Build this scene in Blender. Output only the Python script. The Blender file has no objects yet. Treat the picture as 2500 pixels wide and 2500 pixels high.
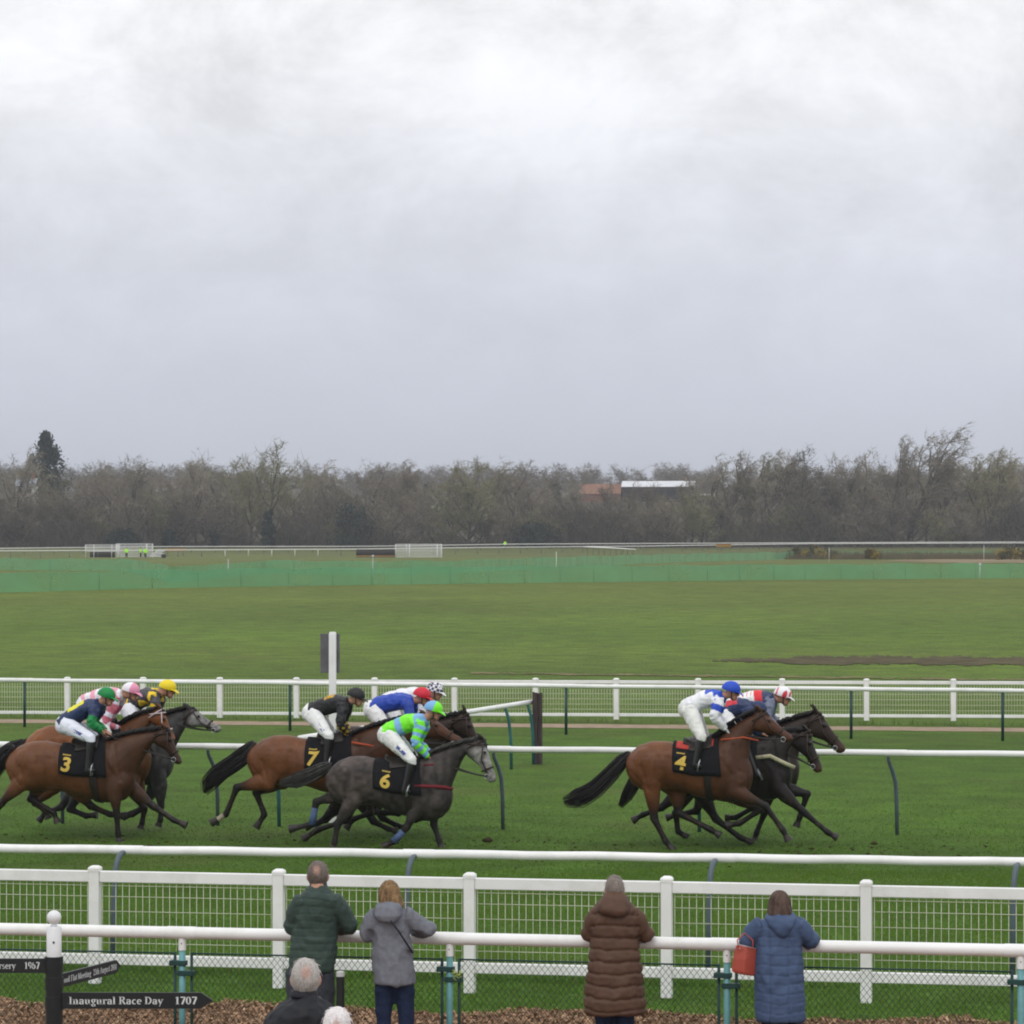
import bpy, bmesh, math, random
import numpy as np
from mathutils import Vector, Matrix
R = math.radians
random.seed(7); rng = np.random.default_rng(11)
scene = bpy.context.scene
COL = scene.collection
F = 8500.0; CX = 1250.0; HY = 1320.0; CH = 4.5      # focal length in photo pixels, principal column, horizon row, eye height

# ---------------------------------------------------------------- camera
cd = bpy.data.cameras.new("camera"); cam = bpy.data.objects.new("camera", cd); COL.objects.link(cam)
cam.location = (0, 0, CH); cam.rotation_euler = (R(90), 0, 0)
cd.sensor_width = 36; cd.lens = 36 * F / 2500; cd.shift_y = (HY - 1250) / 2500
cd.clip_start = 0.5; cd.clip_end = 20000
cd.dof.use_dof = False
scene.camera = cam

# ---------------------------------------------------------------- world: overcast
SUN_EL, SUN_AZ = 48, 190
w = bpy.data.worlds.new("World"); scene.world = w; w.use_nodes = True
nt = w.node_tree; nt.nodes.clear()
def N(t, nt_=None, **kw):
    n = (nt_ or nt).nodes.new(t)
    for k, v in kw.items(): setattr(n, k, v)
    return n
out = N('ShaderNodeOutputWorld'); 
sky = N('ShaderNodeTexSky', sky_type='NISHITA', sun_disc=False); sky.sun_elevation = R(SUN_EL); sky.sun_rotation = R(SUN_AZ)
bgs = N('ShaderNodeBackground'); bgs.inputs['Strength'].default_value = 0.07
nt.links.new(sky.outputs[0], bgs.inputs[0])
tc = N('ShaderNodeTexCoord')
mp = N('ShaderNodeMapping'); mp.inputs['Scale'].default_value = (15, 15, 23); mp.inputs['Location'].default_value = (5.3, 2.4, 3.37)
nt.links.new(tc.outputs['Generated'], mp.inputs[0])
n1 = N('ShaderNodeTexNoise'); n1.inputs['Scale'].default_value = 1.0; n1.inputs['Detail'].default_value = 7; n1.inputs['Roughness'].default_value = .64; n1.inputs['Distortion'].default_value = .25
nt.links.new(mp.outputs[0], n1.inputs['Vector'])
sep = N('ShaderNodeSeparateXYZ'); nt.links.new(tc.outputs['Generated'], sep.inputs[0])
el = N('ShaderNodeValToRGB')            # grey overcast, paler higher up
e = el.color_ramp.elements
e[0].position = 0.0; e[0].color = (.615, .655, .775, 1)
e[1].position = 1.0; e[1].color = (1.2, 1.21, 1.24, 1)
for p, c in ((.045, (.67, .705, .815)), (.075, (.745, .765, .85)), (.11, (.85, .865, .915)), (.155, (1.01, 1.01, 1.02)), (.4, (1.0, 1.01, 1.03))):
    x = e.new(p); x.color = (*c, 1)
nt.links.new(sep.outputs['Z'], el.inputs[0])
am = N('ShaderNodeMapRange'); am.inputs[1].default_value = .03; am.inputs[2].default_value = .15; am.inputs[3].default_value = .035; am.inputs[4].default_value = .34
nt.links.new(sep.outputs['Z'], am.inputs[0])
cr = N('ShaderNodeMapRange'); cr.inputs[1].default_value = .36; cr.inputs[2].default_value = .66; cr.inputs[3].default_value = -.40; cr.inputs[4].default_value = .65
nt.links.new(n1.outputs['Fac'], cr.inputs[0])
mu = N('ShaderNodeMath', operation='MULTIPLY'); nt.links.new(am.outputs[0], mu.inputs[0]); nt.links.new(cr.outputs[0], mu.inputs[1])
ad = N('ShaderNodeMath', operation='ADD'); ad.inputs[1].default_value = 1.0; nt.links.new(mu.outputs[0], ad.inputs[0])
bgc = N('ShaderNodeBackground'); nt.links.new(el.outputs[0], bgc.inputs[0]); nt.links.new(ad.outputs[0], bgc.inputs['Strength'])
mx = N('ShaderNodeMixShader'); mx.inputs[0].default_value = .94
nt.links.new(bgs.outputs[0], mx.inputs[1]); nt.links.new(bgc.outputs[0], mx.inputs[2]); nt.links.new(mx.outputs[0], out.inputs[0])

sd = bpy.data.lights.new("sun", 'SUN'); sun = bpy.data.objects.new("sun", sd); COL.objects.link(sun)
sd.energy = .8; sd.angle = R(25); sd.color = (1, .965, .9)
sun.rotation_euler = (R(90 - SUN_EL), 0, R(180 - SUN_AZ)); sun.location = (0, 0, 60)
vs = scene.view_settings
scene.display_settings.display_device = 'sRGB'
vs.view_transform = 'Standard'; vs.look = 'None'; vs.exposure = 0.0; vs.gamma = 1.0
try: vs.use_curve_mapping = False
except Exception: pass
scene.cycles.max_bounces = 6; scene.cycles.transparent_max_bounces = 24
scene.cycles.use_denoising = True; scene.cycles.filter_width = 2.0

# ---------------------------------------------------------------- helpers
def ss(a, b, x):
    t = np.clip((np.asarray(x, float) - a) / (b - a), 0, 1); return t * t * (3 - 2 * t)
def terr(D):
    D = np.asarray(D, float)
    xs = [0, 92, 120, 150, 180, 212, 300, 590, 625, 660, 760, 1000, 1300, 1700, 2200, 9000]
    zs = [0, 0, .40, .90, 1.32, 1.62, 1.68, 1.72, 2.05, 2.3, 4.0, 15.7, 23, 30, 30, -60]
    return np.interp(D, xs, zs)
def px(x, D): return (x - CX) / F * D
def at(x, y, D): return Vector((px(x, D), D, CH - (y - HY) / F * D))

_mats = {}
def mat(name, col, rough=.6, spec=.3, var=.0, scale=8.0, bump=0.0, vc=False, metal=0, detail=4, coat=0, stretch=None, grime=0):
    if name in _mats: return _mats[name]
    m = bpy.data.materials.new(name); m.use_nodes = True; t = m.node_tree
    b = t.nodes['Principled BSDF']; b.inputs['Roughness'].default_value = rough; b.inputs['Specular IOR Level'].default_value = spec
    b.inputs['Metallic'].default_value = metal; b.inputs['Coat Weight'].default_value = coat
    c = col if len(col) == 4 else (*col, 1)
    src = None
    if vc:
        a = N('ShaderNodeAttribute', t, attribute_name='Col'); src = a.outputs['Color']
    if var > 0 or bump > 0:
        tcn = N('ShaderNodeTexCoord', t); nz = N('ShaderNodeTexNoise', t); nz.inputs['Scale'].default_value = scale; nz.inputs['Detail'].default_value = detail
        if stretch:
            mp_ = N('ShaderNodeMapping', t); mp_.inputs['Scale'].default_value = stretch
            t.links.new(tcn.outputs['Object'], mp_.inputs[0]); t.links.new(mp_.outputs[0], nz.inputs['Vector'])
        else: t.links.new(tcn.outputs['Object'], nz.inputs['Vector'])
    if var > 0:
        mr = N('ShaderNodeMapRange', t); mr.inputs[1].default_value = .3; mr.inputs[2].default_value = .7; mr.inputs[3].default_value = 1 - var; mr.inputs[4].default_value = 1 + var
        t.links.new(nz.outputs['Fac'], mr.inputs[0])
        mixn = N('ShaderNodeMix', t, data_type='RGBA', blend_type='MULTIPLY'); mixn.inputs['Factor'].default_value = 1
        if src: t.links.new(src, mixn.inputs['A'])
        else: mixn.inputs['A'].default_value = c
        cc = N('ShaderNodeCombineColor', t)
        for i in range(3): t.links.new(mr.outputs[0], cc.inputs[i])
        t.links.new(cc.outputs[0], mixn.inputs['B'])
        src = mixn.outputs['Result']
    if src: t.links.new(src, b.inputs['Base Color'])
    else: b.inputs['Base Color'].default_value = c
    if bump > 0:
        bn = N('ShaderNodeBump', t); bn.inputs['Strength'].default_value = 1; bn.inputs['Distance'].default_value = bump
        t.links.new(nz.outputs['Fac'], bn.inputs['Height']); t.links.new(bn.outputs[0], b.inputs['Normal'])
    if grime:
        tc2 = N('ShaderNodeTexCoord', t); n2 = N('ShaderNodeTexNoise', t); n2.inputs['Scale'].default_value = 2.3; n2.inputs['Detail'].default_value = 8; n2.inputs['Roughness'].default_value = .7; t.links.new(tc2.outputs['Object'], n2.inputs['Vector'])
        r2 = N('ShaderNodeMapRange', t); r2.inputs[1].default_value = .5; r2.inputs[2].default_value = .78; r2.inputs[3].default_value = 0; r2.inputs[4].default_value = grime; t.links.new(n2.outputs['Fac'], r2.inputs[0])
        g2 = N('ShaderNodeMix', t, data_type='RGBA'); t.links.new(r2.outputs[0], g2.inputs['Factor']); t.links.new(src, g2.inputs['A']); g2.inputs['B'].default_value = (.36, .37, .28, 1); t.links.new(g2.outputs['Result'], b.inputs['Base Color'])
    _mats[name] = m
    return m

class MB:
    """collects shapes into one mesh"""
    def __init__(s): s.v = []; s.f = []
    def add(s, vs, fs):
        o = len(s.v); s.v.extend([tuple(map(float, p)) for p in vs]); s.f.extend([tuple(i + o for i in f) for f in fs])
    def loft(s, rings, n=16, closed=False):
        """rings: (centre, axisA, axisB)"""
        vs = []; fs = []
        for c, a, b in rings:
            c = np.array(c, float); a = np.array(a, float); b = np.array(b, float)
            for k in range(n):
                t = 2 * math.pi * k / n; vs.append(c + a * math.cos(t) + b * math.sin(t))
        m = len(rings)
        for i in range(m - 1 + (1 if closed else 0)):
            j = (i + 1) % m
            for k in range(n):
                fs.append((i * n + k, i * n + (k + 1) % n, j * n + (k + 1) % n, j * n + k))
        if not closed:
            fs.append(tuple(range(n))[::-1]); fs.append(tuple((m - 1) * n + k for k in range(n)))
        s.add(vs, fs)
    def tube(s, pts, r, n=10, flat=1.0, closed=False):
        pts = [np.array(p, float) for p in pts]
        if np.isscalar(r): r = [r] * len(pts)
        rings = []; up = None
        for i, p in enumerate(pts):
            if closed: d = pts[(i + 1) % len(pts)] - pts[i - 1]
            else: d = pts[min(i + 1, len(pts) - 1)] - pts[max(i - 1, 0)]
            d = d / (np.linalg.norm(d) + 1e-9)
            if up is None: up = np.array((0, 0, 1.)) if abs(d[2]) < .9 else np.array((0, 1., 0))
            a = np.cross(d, up); a /= np.linalg.norm(a) + 1e-9; b = np.cross(a, d); up = b
            rings.append((p, a * r[i] * flat, b * r[i]))
        s.loft(rings, n, closed)
    def limb(s, st, n=12):
        """st: (point, r in the u-z plane, r across)"""
        rings = []
        P = [np.array(q[0], float) for q in st]
        for i, (p, r, rl) in enumerate(st):
            d = P[min(i + 1, len(P) - 1)] - P[max(i - 1, 0)]; d = d / (np.linalg.norm(d) + 1e-9)
            side = np.array((0, 1., 0)); side = side - d * side.dot(d); side /= np.linalg.norm(side) + 1e-9
            rings.append((p, side * rl, np.cross(d, side) * r))
        s.loft(rings, n)
    def ball(s, c, rx, ry=None, rz=None, rot=None, n=14, m=9):
        ry = ry or rx; rz = rz or rx; M = np.array(rot) if rot is not None else np.eye(3)
        c = np.array(c, float); vs = []; fs = []
        for i in range(1, m):
            th = math.pi * i / m
            for k in range(n):
                ph = 2 * math.pi * k / n
                vs.append(c + M @ np.array((rx * math.sin(th) * math.cos(ph), ry * math.sin(th) * math.sin(ph), rz * math.cos(th))))
        o = len(vs); vs.append(c + M @ np.array((0, 0, rz))); vs.append(c - M @ np.array((0, 0, rz)))
        for i in range(m - 2):
            for k in range(n): fs.append((i * n + k, (i + 1) * n + k, (i + 1) * n + (k + 1) % n, i * n + (k + 1) % n))
        for k in range(n):
            fs.append((o, k, (k + 1) % n)); fs.append((o + 1, (m - 2) * n + (k + 1) % n, (m - 2) * n + k))
        s.add(vs, fs)
    def box(s, c, hx, hy, hz, rotz=0, bev=0):
        c = np.array(c, float); ca, sa = math.cos(rotz), math.sin(rotz)
        def W(x, y, z): return c + np.array((x * ca - y * sa, x * sa + y * ca, z))
        if bev <= 0:
            vs = [W(x, y, z) for z in (-hz, hz) for x, y in ((-hx, -hy), (hx, -hy), (hx, hy), (-hx, hy))]
            s.add(vs, [(3, 2, 1, 0), (4, 5, 6, 7), (0, 1, 5, 4), (1, 2, 6, 5), (2, 3, 7, 6), (3, 0, 4, 7)]); return
        vs = []; fs = []
        def loop(z, k): return [W(x, y, z) for x, y in ((-hx + bev - k, -hy + bev * 0 - k + bev * 0), )]
        rings = []
        for z, i in ((-hz, bev), (-hz + bev, 0), (hz - bev, 0), (hz, bev)):
            X, Y = hx - i, hy - i; b = bev if i == 0 else bev * .6
            rings.append([W(x, y, z) for x, y in ((-X + b, -Y), (X - b, -Y), (X, -Y + b), (X, Y - b), (X - b, Y), (-X + b, Y), (-X, Y - b), (-X, -Y + b))])
        for r_ in rings: vs += r_
        for i in range(3):
            for k in range(8): fs.append((i * 8 + k, i * 8 + (k + 1) % 8, (i + 1) * 8 + (k + 1) % 8, (i + 1) * 8 + k))
        fs.append(tuple(range(8))[::-1]); fs.append(tuple(range(24, 32)))
        s.add(vs, fs)
    def prism(s, poly, fn, d0, d1):
        """extrude 2-D polygon; fn(x, y, d) -> 3-D"""
        n = len(poly)
        vs = [fn(x, y, d0) for x, y in poly] + [fn(x, y, d1) for x, y in poly]
        s.add(vs, [tuple(range(n)), tuple(range(2 * n - 1, n - 1, -1))] + [(i, i + n, (i + 1) % n + n, (i + 1) % n) for i in range(n)])
    def mesh(s, name):
        me = bpy.data.meshes.new(name); me.from_pydata(s.v, [], s.f); me.update(); return me

def fix_normals(me):
    bm = bmesh.new(); bm.from_mesh(me); bmesh.ops.recalc_face_normals(bm, faces=bm.faces); bm.to_mesh(me); bm.free()
def link(name, me, m, parent=None, smooth=True):
    o = bpy.data.objects.new(name, me); COL.objects.link(o)
    if m is not None:
        me.materials.clear()
        for q in (m if isinstance(m, (list, tuple)) else [m]): me.materials.append(q)
    if smooth and len(me.polygons): me.polygons.foreach_set('use_smooth', [True] * len(me.polygons))
    if parent is not None: o.parent = parent
    return o
def put(name, mb, m, parent=None, smooth=True, sharp=None):
    me = mb.mesh(name); fix_normals(me)
    o = link(name, me, m, parent, smooth)
    if sharp:
        try: me.set_sharp_from_angle(angle=R(sharp))
        except Exception: pass
    return o
def thing(name, label, cat, loc=(0, 0, 0), rz=0, group=None):
    o = bpy.data.objects.new(name, None); COL.objects.link(o); o.location = loc; o.rotation_euler = (0, 0, rz)
    o.empty_display_size = .2
    o['label'] = label; o['category'] = cat
    if group: o['group'] = group
    return o
def tag(o, label, cat, group=None, kind=None):
    if label: o['label'] = label
    if cat: o['category'] = cat
    if group: o['group'] = group
    if kind: o['kind'] = kind
    return o
def remesh(mb, voxel, it=5, fac=.5):
    me = mb.mesh('tmp'); fix_normals(me); o = bpy.data.objects.new('tmp', me); COL.objects.link(o)
    md = o.modifiers.new('r', 'REMESH'); md.mode = 'VOXEL'; md.voxel_size = voxel; md.use_smooth_shade = True
    if it:
        sm = o.modifiers.new('s', 'SMOOTH'); sm.factor = fac; sm.iterations = it
    dg = bpy.context.evaluated_depsgraph_get(); dg.update()
    ev = o.evaluated_get(dg)
    r = bpy.data.meshes.new_from_object(ev, preserve_all_data_layers=False, depsgraph=dg)
    bpy.data.objects.remove(o); bpy.data.meshes.remove(me)
    return r
def co(me):
    a = np.empty(len(me.vertices) * 3); me.vertices.foreach_get('co', a); return a.reshape(-1, 3)
def setco(me, a): me.vertices.foreach_set('co', a.ravel()); me.update()
def nor(me):
    a = np.empty(len(me.vertices) * 3, dtype=np.float32); me.vertex_normals.foreach_get('vector', a); return a.reshape(-1, 3).astype(float)
def setcol(me, c):
    at_ = me.color_attributes.new('Col', 'FLOAT_COLOR', 'POINT')
    a = np.ones((len(me.vertices), 4)); a[:, :3] = c; at_.data.foreach_set('color', a.ravel().astype(np.float32))
def seg_d(p, a, b):
    a = np.array(a, float); b = np.array(b, float); ab = b - a
    t = np.clip(((p - a) @ ab) / (ab @ ab + 1e-12), 0, 1)
    return np.linalg.norm(p - (a + t[:, None] * ab), axis=1), t
def vnoise(p, f, seed=0):
    q = np.asarray(p, float) * f + seed * 17.3 + 1000; i = np.floor(q).astype(np.int64); w_ = q - i; w_ = w_ * w_ * (3 - 2 * w_); r = np.zeros(len(q))
    for dx in (0, 1):
        for dy in (0, 1):
            for dz in (0, 1):
                h = ((i[:, 0] + dx) * 73856093) ^ ((i[:, 1] + dy) * 19349663) ^ ((i[:, 2] + dz) * 83492791); h = (h * 2654435761) & 0xffffffff; h = ((h >> 13) ^ h) & 0xffffff
                r += (h / 0xffffff) * (w_[:, 0] if dx else 1 - w_[:, 0]) * (w_[:, 1] if dy else 1 - w_[:, 1]) * (w_[:, 2] if dz else 1 - w_[:, 2])
    return r
def fold(v, amp, f=9.0, seed=0):
    "soft cloth folds"
    a = vnoise(v * np.array((1, 1, .75)), f, seed); b = vnoise(v, f * 2.3, seed + 3)
    return amp * ((1 - np.abs(2 * a - 1)) ** 2 * 1.2 - .5 + (b - .5) * .6)
def hsh(p, s=0):
    return np.sin(p[:, 0] * (12.9 + s) + p[:, 1] * 78.2 + p[:, 2] * (37.7 + s * 3)) * .5 + .5
def raw(name, V, Fc, m, parent=None, col=None, smooth=False):
    """big arrays: V (n,3), Fc (m,k)"""
    me = bpy.data.meshes.new(name); V = np.asarray(V, np.float32); Fc = np.asarray(Fc, np.int32); k = Fc.shape[1]
    me.vertices.add(len(V)); me.vertices.foreach_set('co', V.ravel())
    me.loops.add(Fc.size); me.loops.foreach_set('vertex_index', Fc.ravel())
    me.polygons.add(len(Fc)); me.polygons.foreach_set('loop_start', np.arange(0, Fc.size, k, dtype=np.int32)); 
    try: me.polygons.foreach_set('loop_total', np.full(len(Fc), k, np.int32))
    except Exception: pass
    me.update(calc_edges=True); me.validate()
    if col is not None: setcol(me, col)
    return link(name, me, m, parent, smooth)

# ---- serif lettering, drawn stroke by stroke
_T, _t = .17, .065
def _V(x, y0, y1, top=True, bot=True):
    q = [[(x - _T / 2, y0), (x + _T / 2, y0), (x + _T / 2, y1), (x - _T / 2, y1)]]
    if bot: q.append([(x - .17, y0), (x + .17, y0), (x + .17, y0 + _t), (x - .17, y0 + _t)])
    if top: q.append([(x - .17, y1 - _t), (x + _T / 2, y1 - _t), (x + _T / 2, y1), (x - .17, y1)])
    return q
def _L(x0, y0, x1, y1, w_):
    d = math.hypot(x1 - x0, y1 - y0); nx, ny = -(y1 - y0) / d * w_ / 2, (x1 - x0) / d * w_ / 2
    return [[(x0 + nx, y0 + ny), (x0 - nx, y0 - ny), (x1 - nx, y1 - ny), (x1 + nx, y1 + ny)]]
def _A(cx, cy, rx, ry, a0, a1, T=_T):
    q = []; n = max(4, int(abs(a1 - a0) / 22))
    def pt(a, s):
        c, sn = math.cos(R(a)), math.sin(R(a)); wd = (_t + (T - _t) * abs(c) ** 1.3) / 2 * s
        return (cx + (rx + wd) * c, cy + (ry + wd) * sn)
    for i in range(n):
        a, b = a0 + (a1 - a0) * i / n, a0 + (a1 - a0) * (i + 1) / n
        q.append([pt(a, -1), pt(a, 1), pt(b, 1), pt(b, -1)])
    return q
GL = {
 'I': (_V(.22, 0, 1), .46), 'n': (_V(.18, 0, .66) + _A(.35, .44, .17, .2, 0, 170) + _V(.52, 0, .44, False), .74),
 'a': (_A(.28, .46, .18, .17, 0, 165) + _L(.46, .0, .46, .48, _T) + _A(.27, .2, .16, .17, 30, 330), .64),
 'u': (_V(.18, .2, .66, True, False) + _A(.34, .2, .16, .17, 180, 350) + _V(.52, 0, .66), .74),
 'g': (_A(.3, .46, .17, .18, 0, 360) + _A(.31, -.1, .2, .13, 0, 360, .12) + _L(.2, .25, .36, .03, .1) + _L(.44, .6, .6, .66, .09), .62),
 'r': (_V(.18, 0, .66) + _A(.36, .46, .15, .16, 20, 150), .54), 'l': (_V(.18, 0, 1), .38),
 'R': (_V(.2, 0, 1) + _A(.42, .76, .2, .21, -90, 90) + _L(.2, .97, .42, .97, _t) + _L(.2, .54, .44, .54, _t) + _L(.42, .54, .7, .03, _T) + _L(.62, .03, .86, .03, _t), .86),
 'c': (_A(.32, .33, .2, .3, 45, 315), .58), 'e': (_A(.32, .33, .2, .3, 0, 312) + _L(.14, .36, .56, .36, _t), .6),
 'D': (_V(.2, 0, 1) + _A(.32, .5, .42, .46, -90, 90) + _L(.2, .97, .34, .97, _t) + _L(.2, .03, .34, .03, _t), .9),
 'y': (_L(.1, .66, .34, .06, _T) + _L(.56, .66, .2, -.28, _t) + _L(0, .63, .26, .63, _t) + _L(.42, .63, .66, .63, _t), .66),
 '1': (_V(.26, 0, 1, False) + _L(.08, .84, .26, .97, .1), .52), '7': (_L(.06, .93, .54, .93, .14) + _L(.5, .9, .22, 0, _T), .58),
 '0': (_A(.28, .5, .19, .47, 0, 360), .58), '9': (_A(.28, .68, .18, .29, 0, 360) + _A(.22, .55, .26, .5, -70, 20), .58),
 '6': (_A(.28, .32, .18, .29, 0, 360) + _A(.34, .45, .26, .5, 110, 200), .58),
 '2': (_A(.28, .7, .18, .27, -30, 170) + _L(.42, .55, .1, .08, .1) + _L(.06, .06, .52, .06, .13), .58),
 '5': (_A(.24, .32, .22, .3, -150, 120) + _L(.14, .92, .5, .92, .13) + _L(.16, .95, .14, .55, .09), .58),
 '4': (_V(.38, 0, 1, False) + _L(.36, .98, .04, .3, .07) + _L(.02, .28, .56, .28, .1), .58),
 's': (_A(.25, .5, .14, .14, 30, 270, .12) + _A(.25, .18, .15, .15, -150, 90, .12), .5), 't': (_V(.2, .05, .86, False) + _L(.04, .63, .38, .63, _t), .42),
 'F': (_V(.2, 0, 1) + _L(.2, .97, .66, .97, _t) + _L(.2, .52, .5, .52, _t) + _L(.64, .98, .64, .76, _t), .7),
 'M': (_V(.16, 0, 1) + _V(.84, 0, 1) + _L(.18, .98, .5, .1, _T) + _L(.82, .98, .5, .1, _t), 1.02),
 'i': (_V(.18, 0, .66) + _A(.17, .88, .04, .04, 0, 360, .1), .38), 'h': (_V(.18, 0, 1) + _A(.35, .44, .17, .2, 0, 170) + _V(.52, 0, .44, False), .74),
 'A': (_L(.06, .03, .38, 1, _t) + _L(.38, .98, .7, .03, _T) + _L(.2, .34, .56, .34, _t) + _L(-.06, .03, .2, .03, _t) + _L(.56, .03, .86, .03, _t), .84),
 'v': (_L(.1, .66, .33, .02, _T) + _L(.56, .66, .35, .02, _t) + _L(0, .63, .26, .63, _t) + _L(.42, .63, .66, .63, _t), .66),
 'o': (_A(.32, .33, .2, .3, 0, 360), .64), 'd': (_A(.28, .33, .17, .3, 0, 360) + _V(.48, 0, 1), .68), ' ': ([], .34),
}
def text_quads(s, h, width=None):
    x = 0; q = []
    for ch in s:
        g, adv = GL[ch]
        q += [[(x + a, b) for a, b in poly] for poly in g]; x += adv
    k = h; kx = (width / x) if width else h
    return [[(a * kx, b * k) for a, b in poly] for poly in q], x * kx

# ================================================================ setting
class Frame:
    """local axes: u along a line running right and towards the camera by th, v to its far side, z up"""
    def __init__(s, X0, Y0, th=0.0, z0=0.0): s.X0, s.Y0, s.th, s.z0 = X0, Y0, th, z0; s.c, s.s = math.cos(th), math.sin(th)
    def U(s, x, v=0.0):
        k = (x - CX) / F; return (k * (s.Y0 + v * s.c) - s.X0 - v * s.s) / (s.c + k * s.s)
    def P(s, x, y, v=0.0):
        u = s.U(x, v); Y = s.Y0 - u * s.s + v * s.c
        return np.array((u, v, CH - (y - HY) / F * Y - s.z0))
    def D(s, x): return s.Y0 - s.U(x) * s.s
    def loc(s): return (s.X0, s.Y0, s.z0)
def line_frame(s0, s1):
    """line that passes column 0 at s0 px/m and column 2500 at s1 px/m"""
    A = (px(0, F / s0), F / s0); B = (px(2500, F / s1), F / s1)
    return Frame(A[0], A[1], math.atan2(A[1] - B[1], B[0] - A[0]))

# ---- ground: one sheet out to the horizon
rows = np.concatenate([np.arange(6, 100, 1.0), np.arange(100, 300, 4), np.arange(300, 800, 12), np.arange(800, 2300, 50), np.array([2600, 3200, 4000, 5200, 6800, 9000])])
cols = np.linspace(-1, 1, 41)
gv = []; 
for D in rows:
    hw_ = max(14, .22 * D + 10) * 1.6
    X = cols * hw_
    zz = terr(D) + (0 if D < 95 else 1) * .0 * X
    if D > 800: zz = zz + (np.sin(X / 90 + D / 240) * 1.2 + np.sin(X / 37 + 2) * .5) * min(1, (D - 800) / 300)
    gv.append(np.stack([X, np.full_like(X, D), zz], 1))
gv = np.concatenate(gv); nc = len(cols)
gf = [(i * nc + j, i * nc + j + 1, (i + 1) * nc + j + 1, (i + 1) * nc + j) for i in range(len(rows) - 1) for j in range(nc - 1)]
gm = bpy.data.materials.new('turf'); gm.use_nodes = True; t = gm.node_tree; b = t.nodes['Principled BSDF']
b.inputs['Roughness'].default_value = .9; b.inputs['Specular IOR Level'].default_value = .1
ge = N('ShaderNodeNewGeometry', t); sp = N('ShaderNodeSeparateXYZ', t); t.links.new(ge.outputs['Position'], sp.inputs[0])
ramp = N('ShaderNodeValToRGB', t); e = ramp.color_ramp.elements
mr = N('ShaderNodeMapRange', t); mr.inputs[1].default_value = 0; mr.inputs[2].default_value = 800
nw = N('ShaderNodeTexNoise', t); nw.inputs['Scale'].default_value = .12; nw.inputs['Detail'].default_value = 4
t.links.new(ge.outputs['Position'], nw.inputs['Vector'])
adn = N('ShaderNodeMath', t, operation='MULTIPLY_ADD'); adn.inputs[1].default_value = 5; t.links.new(nw.outputs['Fac'], adn.inputs[0]); t.links.new(sp.outputs['Y'], adn.inputs[2])
sub = N('ShaderNodeMath', t, operation='SUBTRACT'); sub.inputs[1].default_value = 2.5; t.links.new(adn.outputs[0], sub.inputs[0])
t.links.new(sub.outputs[0], mr.inputs[0]); t.links.new(mr.outputs[0], ramp.inputs[0])
GR = [(0, (.054, .112, .011)), (40, (.056, .116, .012)), (48, (.052, .105, .011)), (50.5, (.044, .086, .0095)), (53, (.057, .114, .012)), (62, (.060, .114, .0125)), (78, (.057, .110, .012)), (88, (.078, .124, .018)), (105, (.080, .132, .019)),
      (122, (.098, .142, .023)), (140, (.086, .138, .020)), (165, (.098, .142, .024)), (205, (.104, .138, .026)), (330, (.102, .13, .028)), (560, (.11, .13, .032)), (690, (.09, .105, .03)), (712, (.085, .076, .048)), (800, (.095, .083, .056))]
e[0].position = 0; e[0].color = (*GR[0][1], 1); e[1].position = 1; e[1].color = (*GR[-1][1], 1)
for p, c in GR[1:-1]:
    x = e.new(p / 800); x.color = (*c, 1)
cur = ramp.outputs[0]
for sc_, lo, hi, dt, st in ((.9, .80, 1.22, 5, None), (14, .62, 1.4, 3, None), (.05, .86, 1.14, 5, None), (60, .7, 1.3, 2, None)):
    nz = N('ShaderNodeTexNoise', t); nz.inputs['Scale'].default_value = sc_; nz.inputs['Detail'].default_value = dt
    if st:
        q = N('ShaderNodeMapping', t); q.inputs['Scale'].default_value = st; t.links.new(ge.outputs['Position'], q.inputs[0]); t.links.new(q.outputs[0], nz.inputs['Vector'])
    else: t.links.new(ge.outputs['Position'], nz.inputs['Vector'])
    m2 = N('ShaderNodeMapRange', t); m2.inputs[1].default_value = .32; m2.inputs[2].default_value = .68; m2.inputs[3].default_value = lo; m2.inputs[4].default_value = hi
    t.links.new(nz.outputs['Fac'], m2.inputs[0])
    vm = N('ShaderNodeVectorMath', t, operation='SCALE'); t.links.new(cur, vm.inputs[0]); t.links.new(m2.outputs[0], vm.inputs['Scale']); cur = vm.outputs[0]
nz = N('ShaderNodeTexNoise', t); nz.inputs['Scale'].default_value = 2.6; nz.inputs['Detail'].default_value = 3; nz.inputs['Roughness'].default_value = .6; t.links.new(ge.outputs['Position'], nz.inputs['Vector'])
m2 = N('ShaderNodeMapRange', t); m2.inputs[1].default_value = .60; m2.inputs[2].default_value = .72; m2.inputs[3].default_value = 1.0; m2.inputs[4].default_value = .62; t.links.new(nz.outputs['Fac'], m2.inputs[0])
vm = N('ShaderNodeVectorMath', t, operation='SCALE'); t.links.new(cur, vm.inputs[0]); t.links.new(m2.outputs[0], vm.inputs['Scale']); cur = vm.outputs[0]
for sc_, lo_, hi_, dk in ((.55, .58, .74, .78), (7.0, .62, .72, .70)):
    nz = N('ShaderNodeTexNoise', t); nz.inputs['Scale'].default_value = sc_; nz.inputs['Detail'].default_value = 6; nz.inputs['Roughness'].default_value = .65; t.links.new(ge.outputs['Position'], nz.inputs['Vector'])
    m2 = N('ShaderNodeMapRange', t); m2.inputs[1].default_value = lo_; m2.inputs[2].default_value = hi_; m2.inputs[3].default_value = 1.0; m2.inputs[4].default_value = dk; t.links.new(nz.outputs['Fac'], m2.inputs[0])
    vm = N('ShaderNodeVectorMath', t, operation='SCALE'); t.links.new(cur, vm.inputs[0]); t.links.new(m2.outputs[0], vm.inputs['Scale']); cur = vm.outputs[0]
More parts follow.
